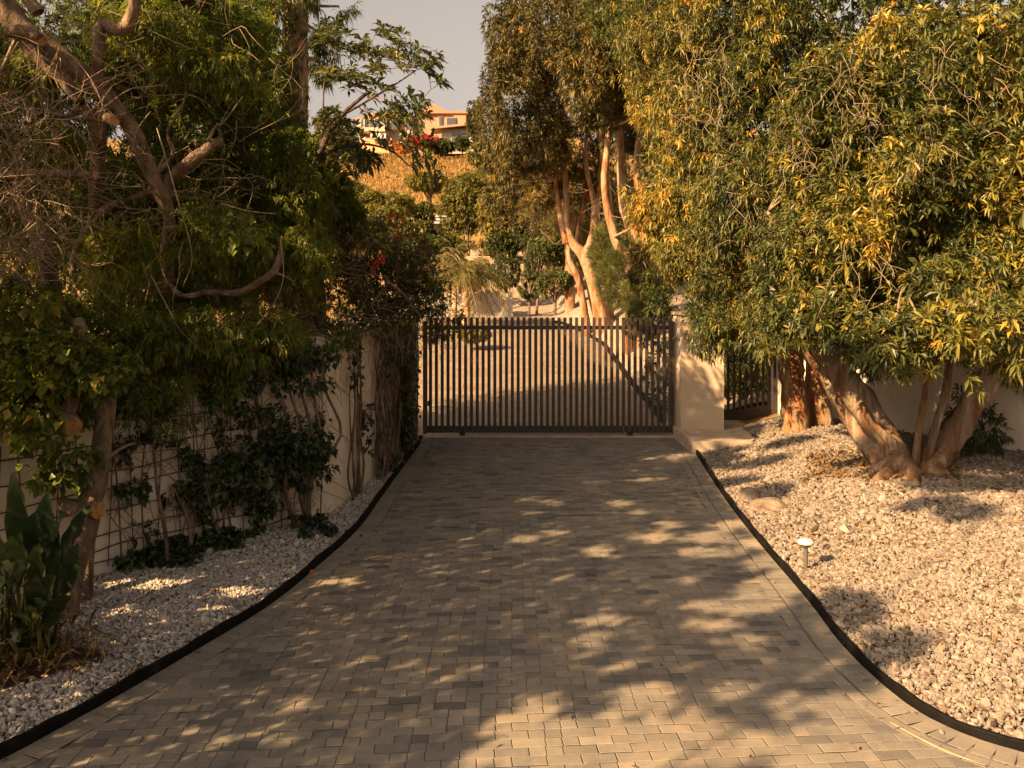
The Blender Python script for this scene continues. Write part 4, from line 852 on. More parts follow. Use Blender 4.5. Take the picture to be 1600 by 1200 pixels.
T2 = P(250, 560, 9.6); T2[2] = 0
l2 = [
 ([np.array([T2[0], 9.7, -.1]), pz(262, 480, 9.3), pz(262, 400, 8.9), pz(262, 330, 8.6), pz(240, 278, 8.4), pz(205, 200, 8.2), pz(160, 145, 8.1), pz(110, 100, 8), pz(55, 60, 7.9), pz(0, 10, 7.8), pz(-60, -60, 7.7)], [.075, .07, .066, .062, .07, .075, .08, .085, .095, .1, .1]),
 ([pz(262, 330, 8.6), pz(258, 290, 8.5), pz(285, 262, 8.4), pz(320, 235, 8.3), pz(347, 222, 8.2)], [.05, .06, .062, .055, .035]),
 ([pz(25, 50, 7.7), pz(60, 88, 7.7), pz(100, 125, 7.8), pz(125, 160, 7.9)], [.06, .06, .055, .05]),
 ([pz(125, 160, 7.9), pz(148, 190, 8.1), pz(155, 230, 8.3), pz(152, 290, 8.6), pz(150, 340, 9)], [.055, .07, .07, .06, .05]),
 ([pz(-20, 270, 7.5), pz(25, 272, 7.5), pz(90, 272, 7.6), pz(146, 274, 7.7)], [.06, .045, .042, .038]),
 ([pz(153, 140, 8.1), pz(153, 95, 7.9), pz(154, 50, 7.8), pz(164, 39, 7.8), pz(190, 46, 7.75), pz(205, 25, 7.7), pz(212, -30, 7.7)], [.045, .05, .055, .055, .06, .055, .05]),
 ([pz(262, 440, 9.1), pz(285, 462, 9), pz(330, 456, 8.9), pz(372, 458, 8.8), pz(405, 440, 8.7), pz(428, 425, 8.7), pz(437, 400, 8.7), pz(440, 372, 8.6)], [.02, .028, .03, .036, .034, .04, .03, .006]), ([pz(428, 425, 8.7), pz(445, 432, 8.65), pz(460, 440, 8.6)], [.02, .01, .004]), ([pz(320, 235, 8.3), pz(335, 200, 8.3), pz(350, 190, 8.2), pz(380, 150, 8.2)], [.02, .014, .01, .005]), ([pz(240, 278, 8.4), pz(270, 240, 8.3), pz(262, 205, 8.2), pz(290, 150, 8.2), pz(280, 90, 8.2)], [.022, .018, .014, .01, .006]),
 ([pz(-40, -30, 7.9), pz(20, 20, 8), pz(30, 50, 7.9)], [.08, .09, .09]),
 ([pz(140, 385, 8.8), pz(160, 330, 8.8), pz(200, 312, 8.9), pz(230, 300, 9)], [.035, .04, .03, .02]),
 ([pz(118, 440, 8.5), pz(115, 400, 8.6), pz(135, 360, 8.7), pz(140, 345, 8.8)], [.02, .03, .035, .035]),
 ([pz(60, 20, 7.4), pz(30, -20, 7.4)], [.05, .05])]
bl2 = [sky_blob(*b) for b in ((70, 110, 9.6, 130, 120), (260, 70, 9.7, 120, 90), (360, 80, 10.4, 70, 90), (300, 190, 10, 90, 90), (90, 300, 9.8, 110, 120), (210, 340, 9.9, 80, 110), (330, 330, 10, 85, 90), (400, 240, 10.6, 75, 90), (440, 330, 11, 75, 75), (330, 440, 9.6, 70, 60), (210, 460, 9.4, 80, 70), (-40, 200, 8.5, 60, 150), (80, -70, 8.4, 120, 60), (260, -60, 9, 110, 60))]
t2 = tree('pruned_tree', 'dark overgrown tree at upper left with thick twisting bare limbs crossing the frame', 'tree', T2, l2, bl2, 12500, 12, .1, .02, M['L_fern'], 'bark', 600, .006, seed=43, down=.25, shell=.35, spread=.9, side=11, lbump=.17)
sawn(t2, pz(62, 62, 7.62), (.85, -.5, 0), .055); sawn(t2, pz(178, 189, 7.9), (.8, -.6, .1), .05); MB().tube([pz(160, 180, 8.1), pz(178, 189, 7.9)], [.05, .05], 12, sub=1).build('stub', M['bark'], t2, True); sawn(t2, pz(147, 274, 7.7), (.9, -.3, 0), .038)
MB().tube([pz(10, 50, 7.6), pz(40, 48, 7.6), pz(62, 62, 7.62)], [.05, .055, .06], 10, bump=.05).build('stub', M['bark'], t2, True)
bare_twigs(t2, [sky_blob(*b) for b in ((40, 360, 7.3, 60, 90), (60, 200, 7.6, 90, 60), (110, 140, 7.9, 120, 80), (200, 120, 8.2, 120, 80), (300, 60, 8.6, 90, 60), (380, 250, 8.6, 70, 90), (250, 330, 8.4, 80, 70), (60, 80, 7.4, 70, 70))], 20, .9, down=.25, r=.0035)
bare_twigs(t2, [sky_blob(*b) for b in ((30, 380, 7.2, 50, 90), (70, 330, 7.5, 60, 70), (30, 200, 7.3, 60, 60))], 46, .7, down=.1, r=.005, name='dry_branches')
crown_leaves(t2, [sky_blob(*b) for b in ((230, 40, 8.2, 90, 40), (320, 120, 8.4, 80, 60), (370, 200, 8.6, 60, 80), (200, 400, 8.2, 70, 60), (330, 380, 8.4, 70, 60), (290, 520, 8.2, 90, 35), (60, 110, 8.5, 60, 40), (100, 240, 8.6, 40, 50), (40, 540, 7.3, 50, 40), (430, 80, 9.5, 50, 60), (420, 520, 9.3, 60, 40), (480, 400, 10, 50, 50), (190, 560, 8.2, 60, 40), (350, 560, 9, 60, 22), (170, 610, 8.0, 55, 45), (260, 600, 8.5, 60, 35), (430, 545, 9.8, 50, 28), (330, 600, 9, 40, 25), (450, 300, 10.5, 60, 70), (400, 380, 9.8, 60, 50))], 5200, 12, .1, .02, M['L_fern'], down=.55, spread=.8, droop=.4, shell=.2, bias=.15, name='hanging_foliage', seed=47)
mb = MB()
for pts in (([(115, 0, 7.6), (190, 25, 7.7), (260, 60, 7.8), (310, 80, 7.9)]), ([(200, 0, 7.7), (230, 18, 7.7), (278, 22, 7.8)]), ([(230, 18, 7.7), (245, 50, 7.8), (260, 82, 7.9)]), ([(80, 45, 7.5), (110, 35, 7.5), (145, 45, 7.6), (210, 85, 7.8), (240, 120, 8)]), ([(70, 45, 7.6), (140, 120, 7.7), (170, 190, 7.8), (195, 230, 8.0)]), ([(0, 170, 7.2), (60, 170, 7.3), (100, 180, 7.5), (125, 160, 7.8)]), ([(0, 230, 7.2), (50, 180, 7.3), (100, 178, 7.5)]), ([(245, 200, 8), (260, 250, 7.9), (280, 320, 7.8), (300, 400, 7.9), (285, 450, 8)]), ([(345, 318, 8), (390, 330, 7.9), (432, 334, 7.9)]), ([(236, 430, 8), (262, 480, 8), (285, 520, 8), (330, 560, 8.1)]), ([(438, 372, 8.6), (443, 430, 8.5), (430, 470, 8.5), (400, 510, 8.5)])):
    mb.tube(path(*pts), [.0055, .0065, .006, .005, .002][:len(pts)] if len(pts) == 5 else np.linspace(.0065, .002, len(pts)), 5, sub=5)
mb.build('long_shoots', M['twig'], t2, True)
# palm-like tall trunk
Yp = 14.5; bp = np.array([(462-800)*Yp/F, Yp, 0])
tE = tree('tall_tree', 'tall straight tree with a stout mottled trunk rising above the left hedge', 'tree', bp, [([bp, pz(462, 400, Yp), pz(462, 225, Yp), pz(461, 100, Yp), pz(460, 0, Yp), pz(462, -120, Yp)], [.3, .27, .24, .225, .21, .2])],
 [sky_blob(*b) for b in ((395, 20, 13.8, 60, 50), (530, 10, 14.6, 28, 22), (400, 110, 14, 45, 60), (510, 60, 15, 22, 30), (480, -40, 14.5, 70, 50), (405, 190, 14.4, 45, 50), (500, 105, 15, 18, 22), (470, 235, 13.6, 55, 40))], 1500, 12, .2, .024, M['L_fern'], 'palmbark', 70, .012, seed=44, down=.5, spread=.8, shell=.3, droop=.4)
lb = LB(); pp_ = np.array([pz(rng.uniform(442, 482), rng.uniform(0, 230), Yp-.25) for _ in range(150)]); rosettes(lb, pp_, np.tile([0, -1., -.6], (150, 1)), 6, .16, .02, .8, .4, .4, -.1); lb.build('clinging_leaves', M['L_dark'], tE)
# loquat-like branch against the sky
Yl = 12.0; bl_ = np.array([(470-800)*Yl/F, Yl, 0])
def lq(x, y): return pz(x, y, Yl)
loq = [([bl_, lq(480, 350), lq(500, 240), lq(535, 180), lq(575, 145)], [.08, .07, .05, .035, .02]), ([lq(535, 180), lq(570, 160), lq(620, 130), lq(650, 110)], [.02, .016, .012, .008]), ([lq(500, 240), lq(560, 225), lq(610, 235), lq(640, 260)], [.03, .02, .014, .008]), ([lq(505, 170), lq(508, 120), lq(525, 80)], [.012, .01, .006]), ([lq(480, 330), lq(505, 200), lq(505, 170)], [.03, .02, .012])]
t3 = empty('broadleaf_tree', bl_, 'slender tree with large dark whorled leaves standing out against the sky', 'tree'); mb = MB()
for pts, rad in loq: mb.tube(pts, rad, 7, bump=.08)
mb.build('trunk', M['barkdark'], t3, True)
tips = []
for x, y, r_, n_ in ((555, 80, 28, 14), (600, 75, 35, 22), (605, 48, 10, 4), (640, 85, 28, 14), (670, 105, 25, 12), (690, 128, 12, 5), (585, 105, 40, 20), (520, 50, 18, 7), (512, 62, 12, 3), (520, 120, 22, 10), (560, 130, 25, 9), (620, 160, 35, 17), (660, 168, 22, 10), (590, 185, 35, 12), (645, 200, 30, 12), (650, 245, 22, 8), (675, 275, 18, 5), (530, 200, 28, 22), (550, 240, 35, 26), (620, 215, 25, 7), (510, 180, 18, 8), (575, 255, 18, 7)):
    for _ in range(n_): tips.append(pz(x+rng.normal(0, r_*.5), y+rng.normal(0, r_*.45), Yl+rng.normal(0, .35)))
tips = np.array(tips); dr = nrm(tips-lq(545, 190)+[0, 0, .6])
lb = LB(); whorls(lb, tips, dr, 10, .2, .055, elev=.35, droop=.25, bias=-.02); lb.build('crown', M['L_loquat'], t3)
mb = MB(); connect_twigs(mb, [q for pts, _ in loq for q in pts[1:]], tips, .005, wig=.1); mb.build('branches', M['barkdark'], t3, True)

# dark fill: tall hedge trees behind the wall at left
for i, (lab, bls, n_, mt_) in enumerate((
 ('deep green hedge tree behind the far left limbs', ((60, 120, 13, 150, 170), (60, 330, 12.5, 130, 130), (-80, 200, 12, 120, 200)), 3800, 'L_dark'),
 ('dark green hedge tree behind the twisting limbs', ((250, 110, 14, 130, 150), (240, 330, 13.5, 120, 130), (200, 430, 12.5, 130, 70)), 3800, 'L_dark'),
 ('leafy green hedge tree left of the tall mottled trunk', ((385, 180, 13, 75, 150), (400, 340, 12.6, 95, 95), (360, 440, 12.2, 90, 55)), 3000, 'L_fern'),
 ('fresh green feathery tree under the slender whorled one', ((490, 300, 12.4, 62, 50), (455, 250, 12.2, 50, 60), (520, 340, 12.8, 60, 40), (430, 380, 12, 70, 60)), 2600, 'L_fern'))):
    bb = [sky_blob(*b) for b in bls]; x0, y0 = bb[0][0], bb[0][1]; b_ = np.array([x0, y0, 0.])
    tree('hedge_tree', lab, 'tree', b_, [([b_, b_+[.1, 0, 1.6], np.array(bb[0][:3])], [.16, .12, .06])], bb, n_, 10, .15, .036, M[mt_], 'barkdark', 90, .01, 'hedge trees behind the left wall', seed=50+i, shell=.2, spread=1.0)
# brushy overhanging hedge above the side wall with red blooms
bh = empty('brushy_hedge', (-2.6, 12.5, 0), 'dark brushy hedge with bare twigs and red blooms spilling over the side wall', 'hedge')
bbh = [sky_blob(*b) for b in ((560, 385, 12.2, 70, 45), (610, 440, 12.5, 80, 55), (520, 450, 11.6, 70, 45), (660, 470, 13.5, 45, 45), (640, 400, 14, 45, 45), (460, 440, 11, 55, 45), (590, 500, 12, 65, 26), (690, 490, 15, 34, 30), (480, 500, 10.8, 60, 22), (400, 490, 10.2, 50, 30), (675, 520, 15.2, 30, 14))]
pbh = crown_leaves(bh, bbh, 3600, 7, .085, .03, M['L_brush'], seed=60, shell=.3, spread=1.1, gap=-1.6); crown_leaves(bh, bbh[:9], 1500, 6, .08, .03, M['L_fern'], seed=61, shell=.6, spread=1.0, name='green_shoots', gap=.2)
mb = MB(); connect_twigs(mb, [np.array([-2.6, 12.5, .5])]+[np.array(b[:3]) for b in bbh], pbh[rng.choice(len(pbh), 420, replace=False)], .007, wig=.22); 
mb.tube(path((600, 435, 11.6), (630, 460, 11.8), (657, 495, 12)), [.02, .02, .012], 6); mb.tube(path((610, 440, 11.8), (585, 470, 11.8), (570, 500, 12)), [.025, .02, .015], 6)
mb.build('branches', M['bark'], bh, True)
bare_twigs(bh, bbh, 34, .6, down=.3, r=.0045)
bare_twigs(bh, [(-2.0, 12.4, 2.0, .15, 1.2, .35), (-1.8, 14, 1.9, .15, .8, .4), (-2.2, 11, 2.2, .2, .6, .25), (-2.9, 9.6, 2.2, .3, .4, .3)], 30, .7, down=1.2, r=.0045, name='trailing_twigs')
lb = LB()
for x, y, Y in ((613, 335, 13.6), (628, 342, 13.6), (592, 410, 11.4), (583, 415, 11.4), (620, 372, 13), (625, 368, 13), (668, 420, 14), (672, 424, 14), (595, 402, 11.4)):
    tp = pz(x, y, Y)+rng.normal(0, .035, (8, 3)); lb = LB(); rosettes(lb, tp, rng.normal(0, 1, tp.shape), 4, .036, .028, 1); lb.build('bloom', M['L_red'], bh)
tops = [(-2.05, y_, 2.12, .16, .45, .2) for y_ in (10.6, 11.2, 11.9, 12.6, 13.3, 14.0, 14.7)]+[(-2.35-.74*k*.5, 10.2-k*.5, 2.12, .3, .3, .18) for k in range(4)]
crown_leaves(bh, tops, 900, 7, .085, .026, M['L_fern'], seed=62, shell=.2, spread=1.0, down=.7, droop=.4, name='trailing_foliage', gap=-1.5)
# hanging vines down the wall near the gate
def climber(name, label, base, stems, leafspots, n, mt='L_ivy', Ln=.06, Wd=.06, r=.014, cat='climber', bark='bark'):
    t = empty(name, base, label, cat, 'climbers on the garden wall'); mb = MB()
    for st in stems: mb.tube(st, np.linspace(r*1.3, r*.5, len(st)), 6, bump=.1, sub=4)
    mb.build('stems', M[bark], t, True)
    if n:
        p, o = blob_points(leafspots, n, .2, int(base[1]*10)); lb = LB(); rosettes(lb, p, o+[.5, -.7, 0], 3, Ln, Wd, .8, .3, .35, 0, back=.02); lb.build('leaves', M[mt], t)
    return t
def wx(Y): return -2.146+(Y-10.375)*.0816   # face of the side wall
def vine_stem(Y, z0, z1, wob=.12, off=.05):
    n = 7; pts = []
    for k in range(n):
        z = z0+(z1-z0)*k/(n-1); y = Y+rng.normal(0, wob); pts.append(np.array([wx(y)+off+rng.random()*.05, y, z]))
    return pts
climber('wall_vine', 'tangle of bare brown vines hanging down the side wall beside the intercom', (wx(12.6)+.1, 12.6, 0), [vine_stem(rng.uniform(12.2, 13.4), .02, 2.2, .13, .03+.1*rng.random()) for _ in range(34)], [(wx(12.8)+.1, 12.8, 1.7, .12, .6, .4), (wx(12.8)+.1, 12.8, .4, .1, .4, .2)], 90, r=.011)
climber('wall_vine', 'dense hanging vine stems reaching the gravel nearest the sliding gate', (wx(14)+.1, 14, 0), [vine_stem(rng.uniform(13.5, 14.7), .02, 2.2, .1, .03+.12*rng.random()) for _ in range(32)], [(wx(14)+.14, 14.0, 1.2, .14, .55, 1.0), (wx(13.9)+.16, 13.9, .45, .14, .35, .4)], 520, Ln=.07, r=.012)
climber('wall_vine', 'thin leafy vine with small leaves at the wall end by the gate pillar', (wx(15)+.1, 15, 0), [vine_stem(rng.uniform(14.8, 15.3), .05, 2.1, .08, .04) for _ in range(5)], [(wx(15)+.1, 15.0, 1.2, .08, .3, .9)], 60, r=.008)
climber('wall_vine', 'two slim vine stems climbing the side wall left of the intercom', (wx(11.2)+.1, 11.2, 0), [vine_stem(rng.uniform(10.9, 11.5), .02, 2.2, .08, .04) for _ in range(9)], [(wx(11.2)+.1, 11.1, 1.7, .1, .5, .4), (wx(11.6)+.1, 11.6, .8, .08, .3, .4)], 110, r=.011)
def w1(x, y, off=.1):   # point just in front of the trellised wall seen at pixel x, y
    k = np.array([-2.15, 10.37])+nrm2*off; rx = (x-800)/F; t = (rx*k[1]-k[0])/(d[0]-rx*d[1]); q = k+d*t; return np.array([q[0], q[1], H-(y-HZ)*q[1]/F])
climber('wall_shrub', 'leafy shrub trained up the wall corner with grey stems and dark ivy around its foot', w1(480, 830, .2)*[1, 1, 0], [[w1(465+i*6, 835, .2), w1(470+i*5+rng.normal(0, 8), 760, .25), w1(465+i*9+rng.normal(0, 12), 680, .2), w1(430+i*19, 600, .15), w1(415+i*26, 530, .1)] for i in range(5)]+[[w1(430, 680, .1), w1(405, 640, .1), w1(400, 600, .1), w1(425, 560, .1)]],
 [(*w1(445, 690, .25), .4, .3, .3), (*w1(475, 730, .25), .35, .3, .35), (*w1(490, 700, .2), .2, .2, .3), (*w1(425, 720, .2), .2, .2, .3), (*w1(455, 590, .2), .35, .2, .25), (*w1(430, 560, .2), .4, .2, .15), (*w1(500, 560, .15), .25, .2, .15)], 620, Ln=.075, Wd=.07, r=.022)
climber('wall_ivy', 'spread of dark ivy over the trellis on the middle of the wall', w1(380, 800, .15)*[1, 1, 0], [[w1(x, 860-(x-270)*.2, .12), w1(x+rng.normal(0, 8), 790, .1), w1(x+rng.normal(0, 14), 720, .08), w1(x+rng.normal(0, 25), 640, .06), w1(x+rng.normal(0, 35), 570, .05)] for x in (300, 340, 365, 390, 410)],
 [(*w1(350, 730, .12), .55, .4, .2), (*w1(380, 760, .12), .4, .3, .25), (*w1(400, 700, .1), .3, .25, .2), (*w1(370, 650, .1), .4, .3, .12), (*w1(300, 770, .12), .3, .2, .2), (*w1(330, 620, .1), .3, .2, .12), (*w1(390, 600, .1), .3, .25, .15), (*w1(410, 790, .12), .2, .2, .15), (*w1(215, 760, .12), .2, .2, .12)], 520, Ln=.085, Wd=.085, r=.009)
def wtw(n, x0, x1, y0, y1, ln, r):
    mb = MB()
    for _ in range(n):
        x, y = rng.uniform(x0, x1), rng.uniform(y0, y1); dx, dy = rng.normal(0, ln*.5), rng.normal(ln*.6, ln*.3)
        mb.tube([w1(x, y, .06), w1(x+dx*.4+rng.normal(0, ln*.12), y+dy*.4, .12), w1(x+dx*.8, y+dy*.7, .1), w1(x+dx, y+dy, .05)], [r, r*.9, r*.7, r*.4], 4, sub=3, cap=False)
    return mb
o = wtw(230, 160, 525, 520, 800, 95, .005).build('dry_vine', M['twig'], None, True); tag(o, 'web of thin dry vine runners crossing the trellised wall', 'vine', kind='stuff')
climber('wall_ivy', 'small dark ivy sprays scattered high on the trellised wall', w1(330, 860, .1)*[1, 1, 0], [[w1(x, 860-(x-270)*.2, .1), w1(x+rng.normal(0, 12), 740, .08), w1(x+rng.normal(0, 25), 620, .06), w1(x+rng.normal(0, 35), 545, .05)] for x in (190, 225, 280, 320, 350, 440, 500)],
 [(*w1(x, y, .1), .16, .14, .12) for x, y in ((195, 700), (230, 680), (280, 700), (300, 720), (345, 680), (380, 600), (250, 640), (420, 640), (500, 600), (505, 660), (180, 780), (225, 830), (320, 800), (400, 830), (510, 700), (200, 640))], 330, Ln=.07, Wd=.065, r=.007)
climber('wall_shrub', 'thin upright stems with feathery leaves in front of the trellis', w1(265, 880, .3)*[1, 1, 0], [[w1(263, 888, .35), w1(258, 830, .3), w1(247, 770, .25), w1(240, 700, .2), w1(238, 640, .2)], [w1(300, 865, .3), w1(293, 810, .25), w1(270, 760, .2)], [w1(350, 850, .2), w1(330, 800, .2), w1(320, 740, .2)]],
 [(*w1(262, 660, .3), .3, .25, .2), (*w1(215, 790, .2), .2, .15, .25), (*w1(300, 640, .25), .4, .25, .2), (*w1(340, 600, .2), .45, .3, .2), (*w1(240, 600, .3), .4, .3, .2)], 700, 'L_fern', .075, .02, .018)
for x, y, lab in ((475, 838, 'low dark ivy clump at the wall foot beside the corner'), (262, 885, 'low dark ground plants at the foot of the trellis'), (590, 735, 'small green clump at the wall foot under the hanging vines'), (330, 862, 'low weeds along the wall foot')):
    q = on(x, y, .08); t = empty('ground_plant', q, lab, 'plant', 'plants at the wall foot'); crown_leaves(t, [(q[0]+.0, q[1]+.1, q[2], .32, .22, .13), (q[0]-.3, q[1]-.05, q[2], .2, .15, .1)], 170, 5, .07, .06, M['L_ivy'], seed=int(x))
# bird of paradise with paddle leaves, bottom left
bq = on(20, 1010, 0); bop = empty('paddle_plant', bq, 'clump of large paddle-leaved stalks at the lower left corner', 'plant'); mb = MB(); pmb = MB()
def paddle(base, tip, wd, fl=.45):
    base = np.array(base); tip = np.array(tip); L_ = np.linalg.norm(tip-base); s0 = 1-fl; m_ = base*.5+tip*.5+np.array([0, 0, .06*L_])
    def bez(s): return base*(1-s)**2+2*m_*s*(1-s)+tip*s*s
    mb.tube([bez(s) for s in np.linspace(0, s0+.05, 5)], [.016, .015, .013, .012, .01], 7, sub=2)
    ns = 12; V = []; ax = nrm((tip-bez(s0))[None])[0]; sd = nrm(np.cross(ax, [rng.normal(0, .5), -1, .2])[None])[0]; up = np.cross(sd, ax)
    for k in range(ns+1):
        s = k/ns; c = bez(s0+fl*s); wv_ = wd*math.sin(pi*min(1, s*.93+.05))**.7*(1-.15*s)
        for j, u in enumerate((-1, -.55, 0, .55, 1)): V.append(c+sd*u*wv_/2+up*(.3*abs(u)*wv_*.6+.012*sin(k*1.7+j)))
    fc = [(k*5+j, k*5+j+1, k*5+6+j, k*5+5+j) for k in range(ns) for j in range(4)]
    pmb.add(V, fc)
for x0, x1, y1, Y, wd in ((30, 20, 760, 5.9, .15), (45, 75, 770, 6.0, .16), (20, -10, 820, 5.7, .16), (50, 30, 830, 5.8, .13), (60, 140, 790, 6.1, .13), (40, 60, 850, 5.5, .15), (55, 55, 900, 5.3, .13), (25, 5, 900, 5.2, .17), (10, -10, 960, 5.1, .18), (65, 20, 740, 6.3, .14), (30, 40, 960, 5.0, .14), (0, 20, 880, 5.1, .2), (15, -30, 740, 6.2, .15), (70, 90, 830, 6.0, .12), (45, 100, 800, 5.8, .1), (20, 30, 1000, 4.95, .12), (60, 95, 880, 5.7, .15), (50, 120, 850, 5.8, .14), (35, 70, 940, 5.2, .15), (10, 45, 880, 5.3, .19), (60, 110, 930, 5.5, .12), (20, 55, 800, 5.9, .17), (5, 15, 840, 5.5, .2), (40, 85, 900, 5.4, .16), (15, 60, 960, 5.1, .16), (30, 100, 960, 5.3, .1)):
    b_ = on(x0+rng.normal(0, 12), 1015+rng.normal(0, 14), -.02); paddle(b_, P(x1, y1, Y), wd, rng.uniform(.38, .5))
mb.build('stalks', M['L_hedge'], bop, True); pmb.build('leaves', M['L_paddle'], bop, True)
# soil patch and dry strappy litter around it
sp = on(45, 1050); V = [(sp[0], sp[1], 0)]; nn_ = 40
Vs = []; rings = 8
for k in range(rings+1):
    for j in range(nn_):
        a = 2*pi*j/nn_; rr_ = (1+.14*sin(3*a+1)+.1*sin(5*a))*k/rings; x_, y_ = sp[0]-.45+rr_*.78*cos(a), sp[1]+.1+rr_*.5*sin(a); Vs.append((x_, y_, float(hgt(x_, y_))+.055*(1-(k/rings)**2)+.008))
fc = [(k*nn_+j, k*nn_+(j+1) % nn_, (k+1)*nn_+(j+1) % nn_, (k+1)*nn_+j) for k in range(rings) for j in range(nn_)]
o = link('soil_patch', mesh_np('soil', Vs, [np.array(fc)], smooth=True), M['soil']); tag(o, kind='structure')
p_ = np.stack([sp[0]-.45+rng.normal(0, .34, 700), sp[1]+.12+rng.normal(0, .22, 700), np.full(700, .08)], 1)
lb = LB(); lb.add(np.repeat(p_, 3, 0), rng.normal(0, .7, (2100, 3))+[0, 0, .55], rng.uniform(.08, .28, 2100), .022, rng.random(2100), droop=.45)
tag(lb.build('dry_leaf_litter', M['L_dead']), 'dry strappy brown litter around the paddle-leaved plant', 'leaf litter', kind='stuff')
g_ = empty('grass_tuft', sp, 'low tuft of green strap leaves in the soil beside the paddle-leaved plant', 'plant'); lb = LB()
p_ = np.stack([sp[0]-.3+rng.normal(0, .26, 150), sp[1]+.1+rng.normal(0, .16, 150), np.full(150, .06)], 1); lb.add(p_, rng.normal(0, .35, (150, 3))+[0, 0, 1.], rng.uniform(.15, .38, 150), .022, rng.random(150), droop=.3); lb.build('leaves', M['L_hedge'], g_)

# fallen leaves, twig on the paving
fp = []
for _ in range(5000):
    X_, Y_ = rng.uniform(-3, 3.4), rng.uniform(4.2, 15.8)
    if ledge(Y_)+.05 < X_ < redge(Y_)-.05: 
        e_ = min(X_-ledge(Y_), redge(Y_)-X_)
        if rng.random() < .05+.3*math.exp(-e_*4): fp.append((X_, Y_, .014))
fp = np.array(fp); lb = LB(); lb.add(fp, np.stack([rng.normal(size=len(fp)), rng.normal(size=len(fp)), np.abs(rng.normal(0, .12, len(fp)))], 1), rng.uniform(.025, .065, len(fp)), .017, rng.random(len(fp)), droop=.0)
tag(lb.build('fallen_leaves', M['L_dead']), 'small dry fallen leaves scattered over the paving', 'leaves', kind='stuff')
gpts = []
for _ in range(4000):
    X_, Y_ = rng.uniform(2.6, 7), rng.uniform(4.6, 14)
    if X_ > redge(Y_)+.1 and X_ < Y_*.61 and rng.random() < .25: gpts.append((X_, Y_, float(hgt(X_, Y_))+.035))
gpts = np.array(gpts); lb = LB(); lb.add(gpts, np.stack([rng.normal(size=len(gpts)), rng.normal(size=len(gpts)), rng.normal(0, .3, len(gpts))], 1), rng.uniform(.04, .09, len(gpts)), .025, rng.random(len(gpts)), droop=.1)
tag(lb.build('fallen_leaves', M['L_dead']), 'dry fallen leaves scattered over the pale gravel mound', 'leaves', kind='stuff')
tw = [G(x, y, .015) for x, y in ((1392, 1129), (1430, 1150), (1470, 1170), (1500, 1182), (1540, 1196))]
tag(MB().tube(tw, [.004, .006, .007, .005, .003], 6).build('fallen_twig', M['twig']), 'thin pale twig lying on the paving near the lower right edging', 'twig')

# --- unseen trees added at the left to shade the drive
def shade(label, c, blobs, n, seed, Ln=.2):
    b_ = np.array([c[0], c[1], 0.]); tree('shade_tree', label, 'tree', b_, [([b_-[0, 0, .3], b_+[.1, 0, 1.8], b_+[0, 0, 4]], [.2, .15, .08])], blobs, n, 8, Ln, .08, M['L_dark'], 'bark', 40, .012, 'unseen trees added to shade the drive', seed=seed, shell=.15)

# unseen crowns: leaves set along sun rays so only chosen patches stay lit
LITP = [(880,1150,75,28),(930,1182,120,22),(820,1190,70,14),(1005,1092,34,16),(960,1135,15,8),(1012,1140,26,8),(1070,1150,60,25),(1075,1178,80,20),(1150,1168,45,20),(845,1098,20,8),
 (1440,1170,170,62),(1290,1185,60,30),(1385,1112,60,22),(1200,925,48,22),(1150,946,70,13),(1115,975,50,10),(1160,1002,42,9),(1238,900,40,30),(945,967,13,8),(972,967,10,8),(938,993,22,7),(915,975,14,8),(913,1003,18,7),(926,1022,12,7),(1012,1002,12,5),(950,1045,16,9),(995,1036,10,7),(1150,1080,16,7),
 (1045,820,22,6),(1020,840,32,8),(1110,840,42,9),(1112,862,52,8),(1150,820,40,6),(1182,850,30,8),(1195,880,34,12),(820,842,24,7),(935,862,26,6),(828,778,24,5),(860,785,16,4),(970,785,22,5),(830,798,16,4),(525,910,28,6),(482,1097,18,6),(448,1100,30,8),(425,1150,26,12),
 (631,1042,16,7),(717,1042,14,6),(667,1047,8,5),(667,1137,12,7),(770,1130,20,11),(570,1030,18,6),(217,1154,12,5),(300,1141,14,5),(350,1150,12,6),(332,1162,16,6),
 (250,918,75,9),(380,930,34,9),(345,952,32,6),(200,957,28,5),(115,990,17,6),(192,1016,15,6),(420,890,20,5),(1000,800,14,4),(880,905,12,4),(870,830,14,4),(1080,905,16,5),(700,945,9,4),(1240,1100,26,8),(1300,1040,16,7),(1270,1060,14,6),
 (895,692,18,3),(1000,694,60,4),(1012,712,20,5),(985,728,38,6),(1005,746,32,4),(1066,715,26,5),(935,755,16,3),(1090,724,20,3)]
SHP = [(1320,950,36,20),(1372,960,24,20),(1345,978,36,14),(1400,1015,55,26),(1362,1035,42,20),(1475,1012,20,10),(1300,1010,30,20),
 (1150,712,40,4),(1205,735,60,6),(1150,757,45,6),(1260,716,50,5),(1215,778,40,12),(1480,775,80,12),(1540,800,70,16),(1500,830,60,8),(1560,848,50,14),(1400,760,60,7)]
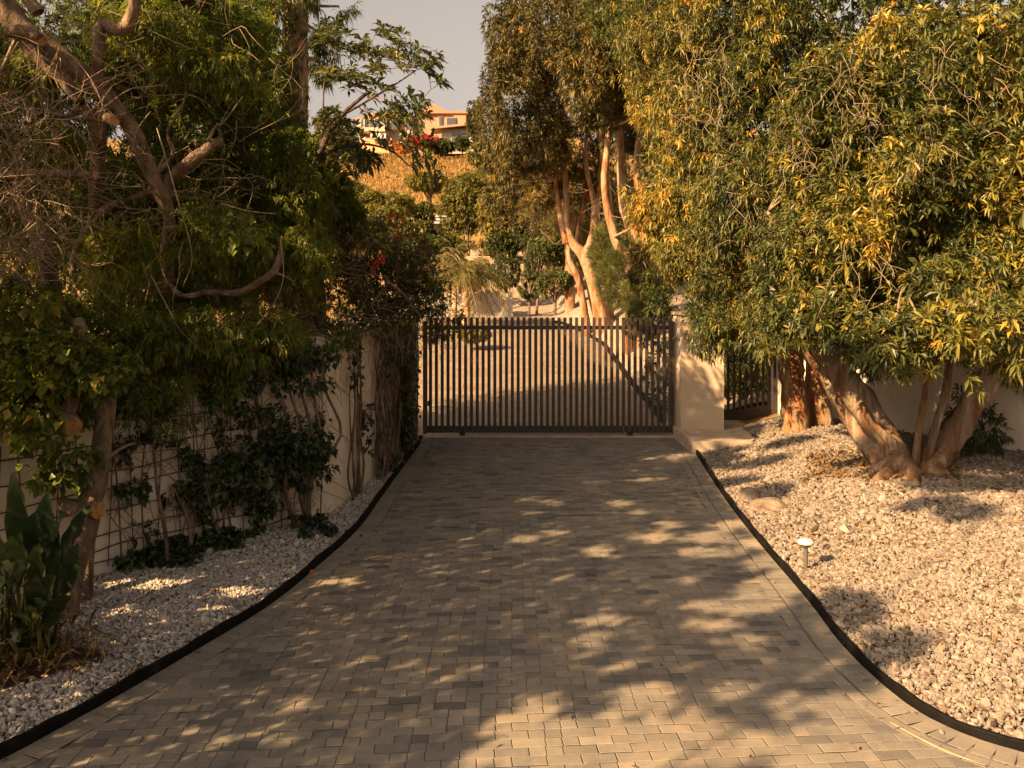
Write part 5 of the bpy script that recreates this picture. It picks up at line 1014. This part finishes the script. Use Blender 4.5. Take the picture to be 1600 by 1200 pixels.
def lit_at(X, Y):
    x = 800+F*X/Y; y = HZ+F*H/Y
    for i, (a, b, c, d_) in enumerate(SHP):
        if ((x-a)/c)**2+((y-b)/d_)**2 < 1+.3*sin(x*.3+y*.2): return False
    if X > redge(Y)+.0: return True
    for a, b, c, d_ in LITP:
        c, d_ = (c*1.35+14, d_*1.35+7) if a > 780 and b > 1075 else (c*1.05+4, d_*1.05+2) if a > 780 else (c+3, d_+1.5)
        if ((x-a)/c)**2+((y-b)/d_)**2 < 1+.25*sin(x*.23-y*.31): return True
    return False
cl = []
hx, hy = -SD.x, -SD.y; tz = math.tan(R(SUN_EL))
for X in np.arange(-6, 7.6, .088):
    for Y in np.arange(4.0, 15.4, .088):
        x_, y_ = X+rng.normal(0, .025), Y+rng.normal(0, .025)
        if x_ < -.64*y_-.3 or x_ > .62*y_+.2 or (x_ < -1.9 and y_ > 10) or lit_at(x_, y_): continue
        for _ in range(9):
            xt = -4.0-rng.random()*(1.7 if y_ < 10.5 else 4.5); t = (x_-xt)/hx
            if t < .8: continue
            p = (xt, y_-hy*t, tz*t)
            if (p[0] < -.6*p[1]-.25 or p[2] > 2.95+.345*p[1]) and (p[2] > .5 or p[1] < 3): cl.append(p); break
cl = np.array(cl)
for i, (lo, hi, lab) in enumerate(((3.2, 99, 'unseen tree left of the drive, leaves placed to shade it, nearest the wall'), (.6, 3.2, 'unseen tree left of the drive, leaves placed to shade it, middle of the row'), (-99, .6, 'unseen tree left of the drive, leaves placed to shade it, farthest behind'))):
    q = cl[(cl[:, 1] >= lo) & (cl[:, 1] < hi)]; c_ = q.mean(0); b_ = np.array([c_[0]-.3, c_[1], 0.])
    t = empty('shade_tree', b_, lab, 'tree', 'unseen trees added to shade the drive')
    mb = MB(); limbs = [b_-[0, 0, .3], b_+[.05, 0, 1.0], c_]; mb.tube(limbs, [.09, .04, .01], 8, bump=.1); mb.build('trunk', M['bark'], t, True)
    lb = LB(); k_ = 42; T_ = np.repeat(q, k_, 0)+rng.normal(0, .028, (len(q)*k_, 3)); D_ = rng.normal(0, 1, T_.shape)
    lb.add(T_, D_, rng.uniform(.035, .058, len(T_)), .034, rng.random(len(T_)), droop=.2, fold=.1); lb.build('crown', M['L_ivy'], t)
    mb = MB(); connect_twigs(mb, [limbs[1], c_], q[rng.choice(len(q), 45, replace=False)], .006); mb.build('branches', M['twig'], t, True)
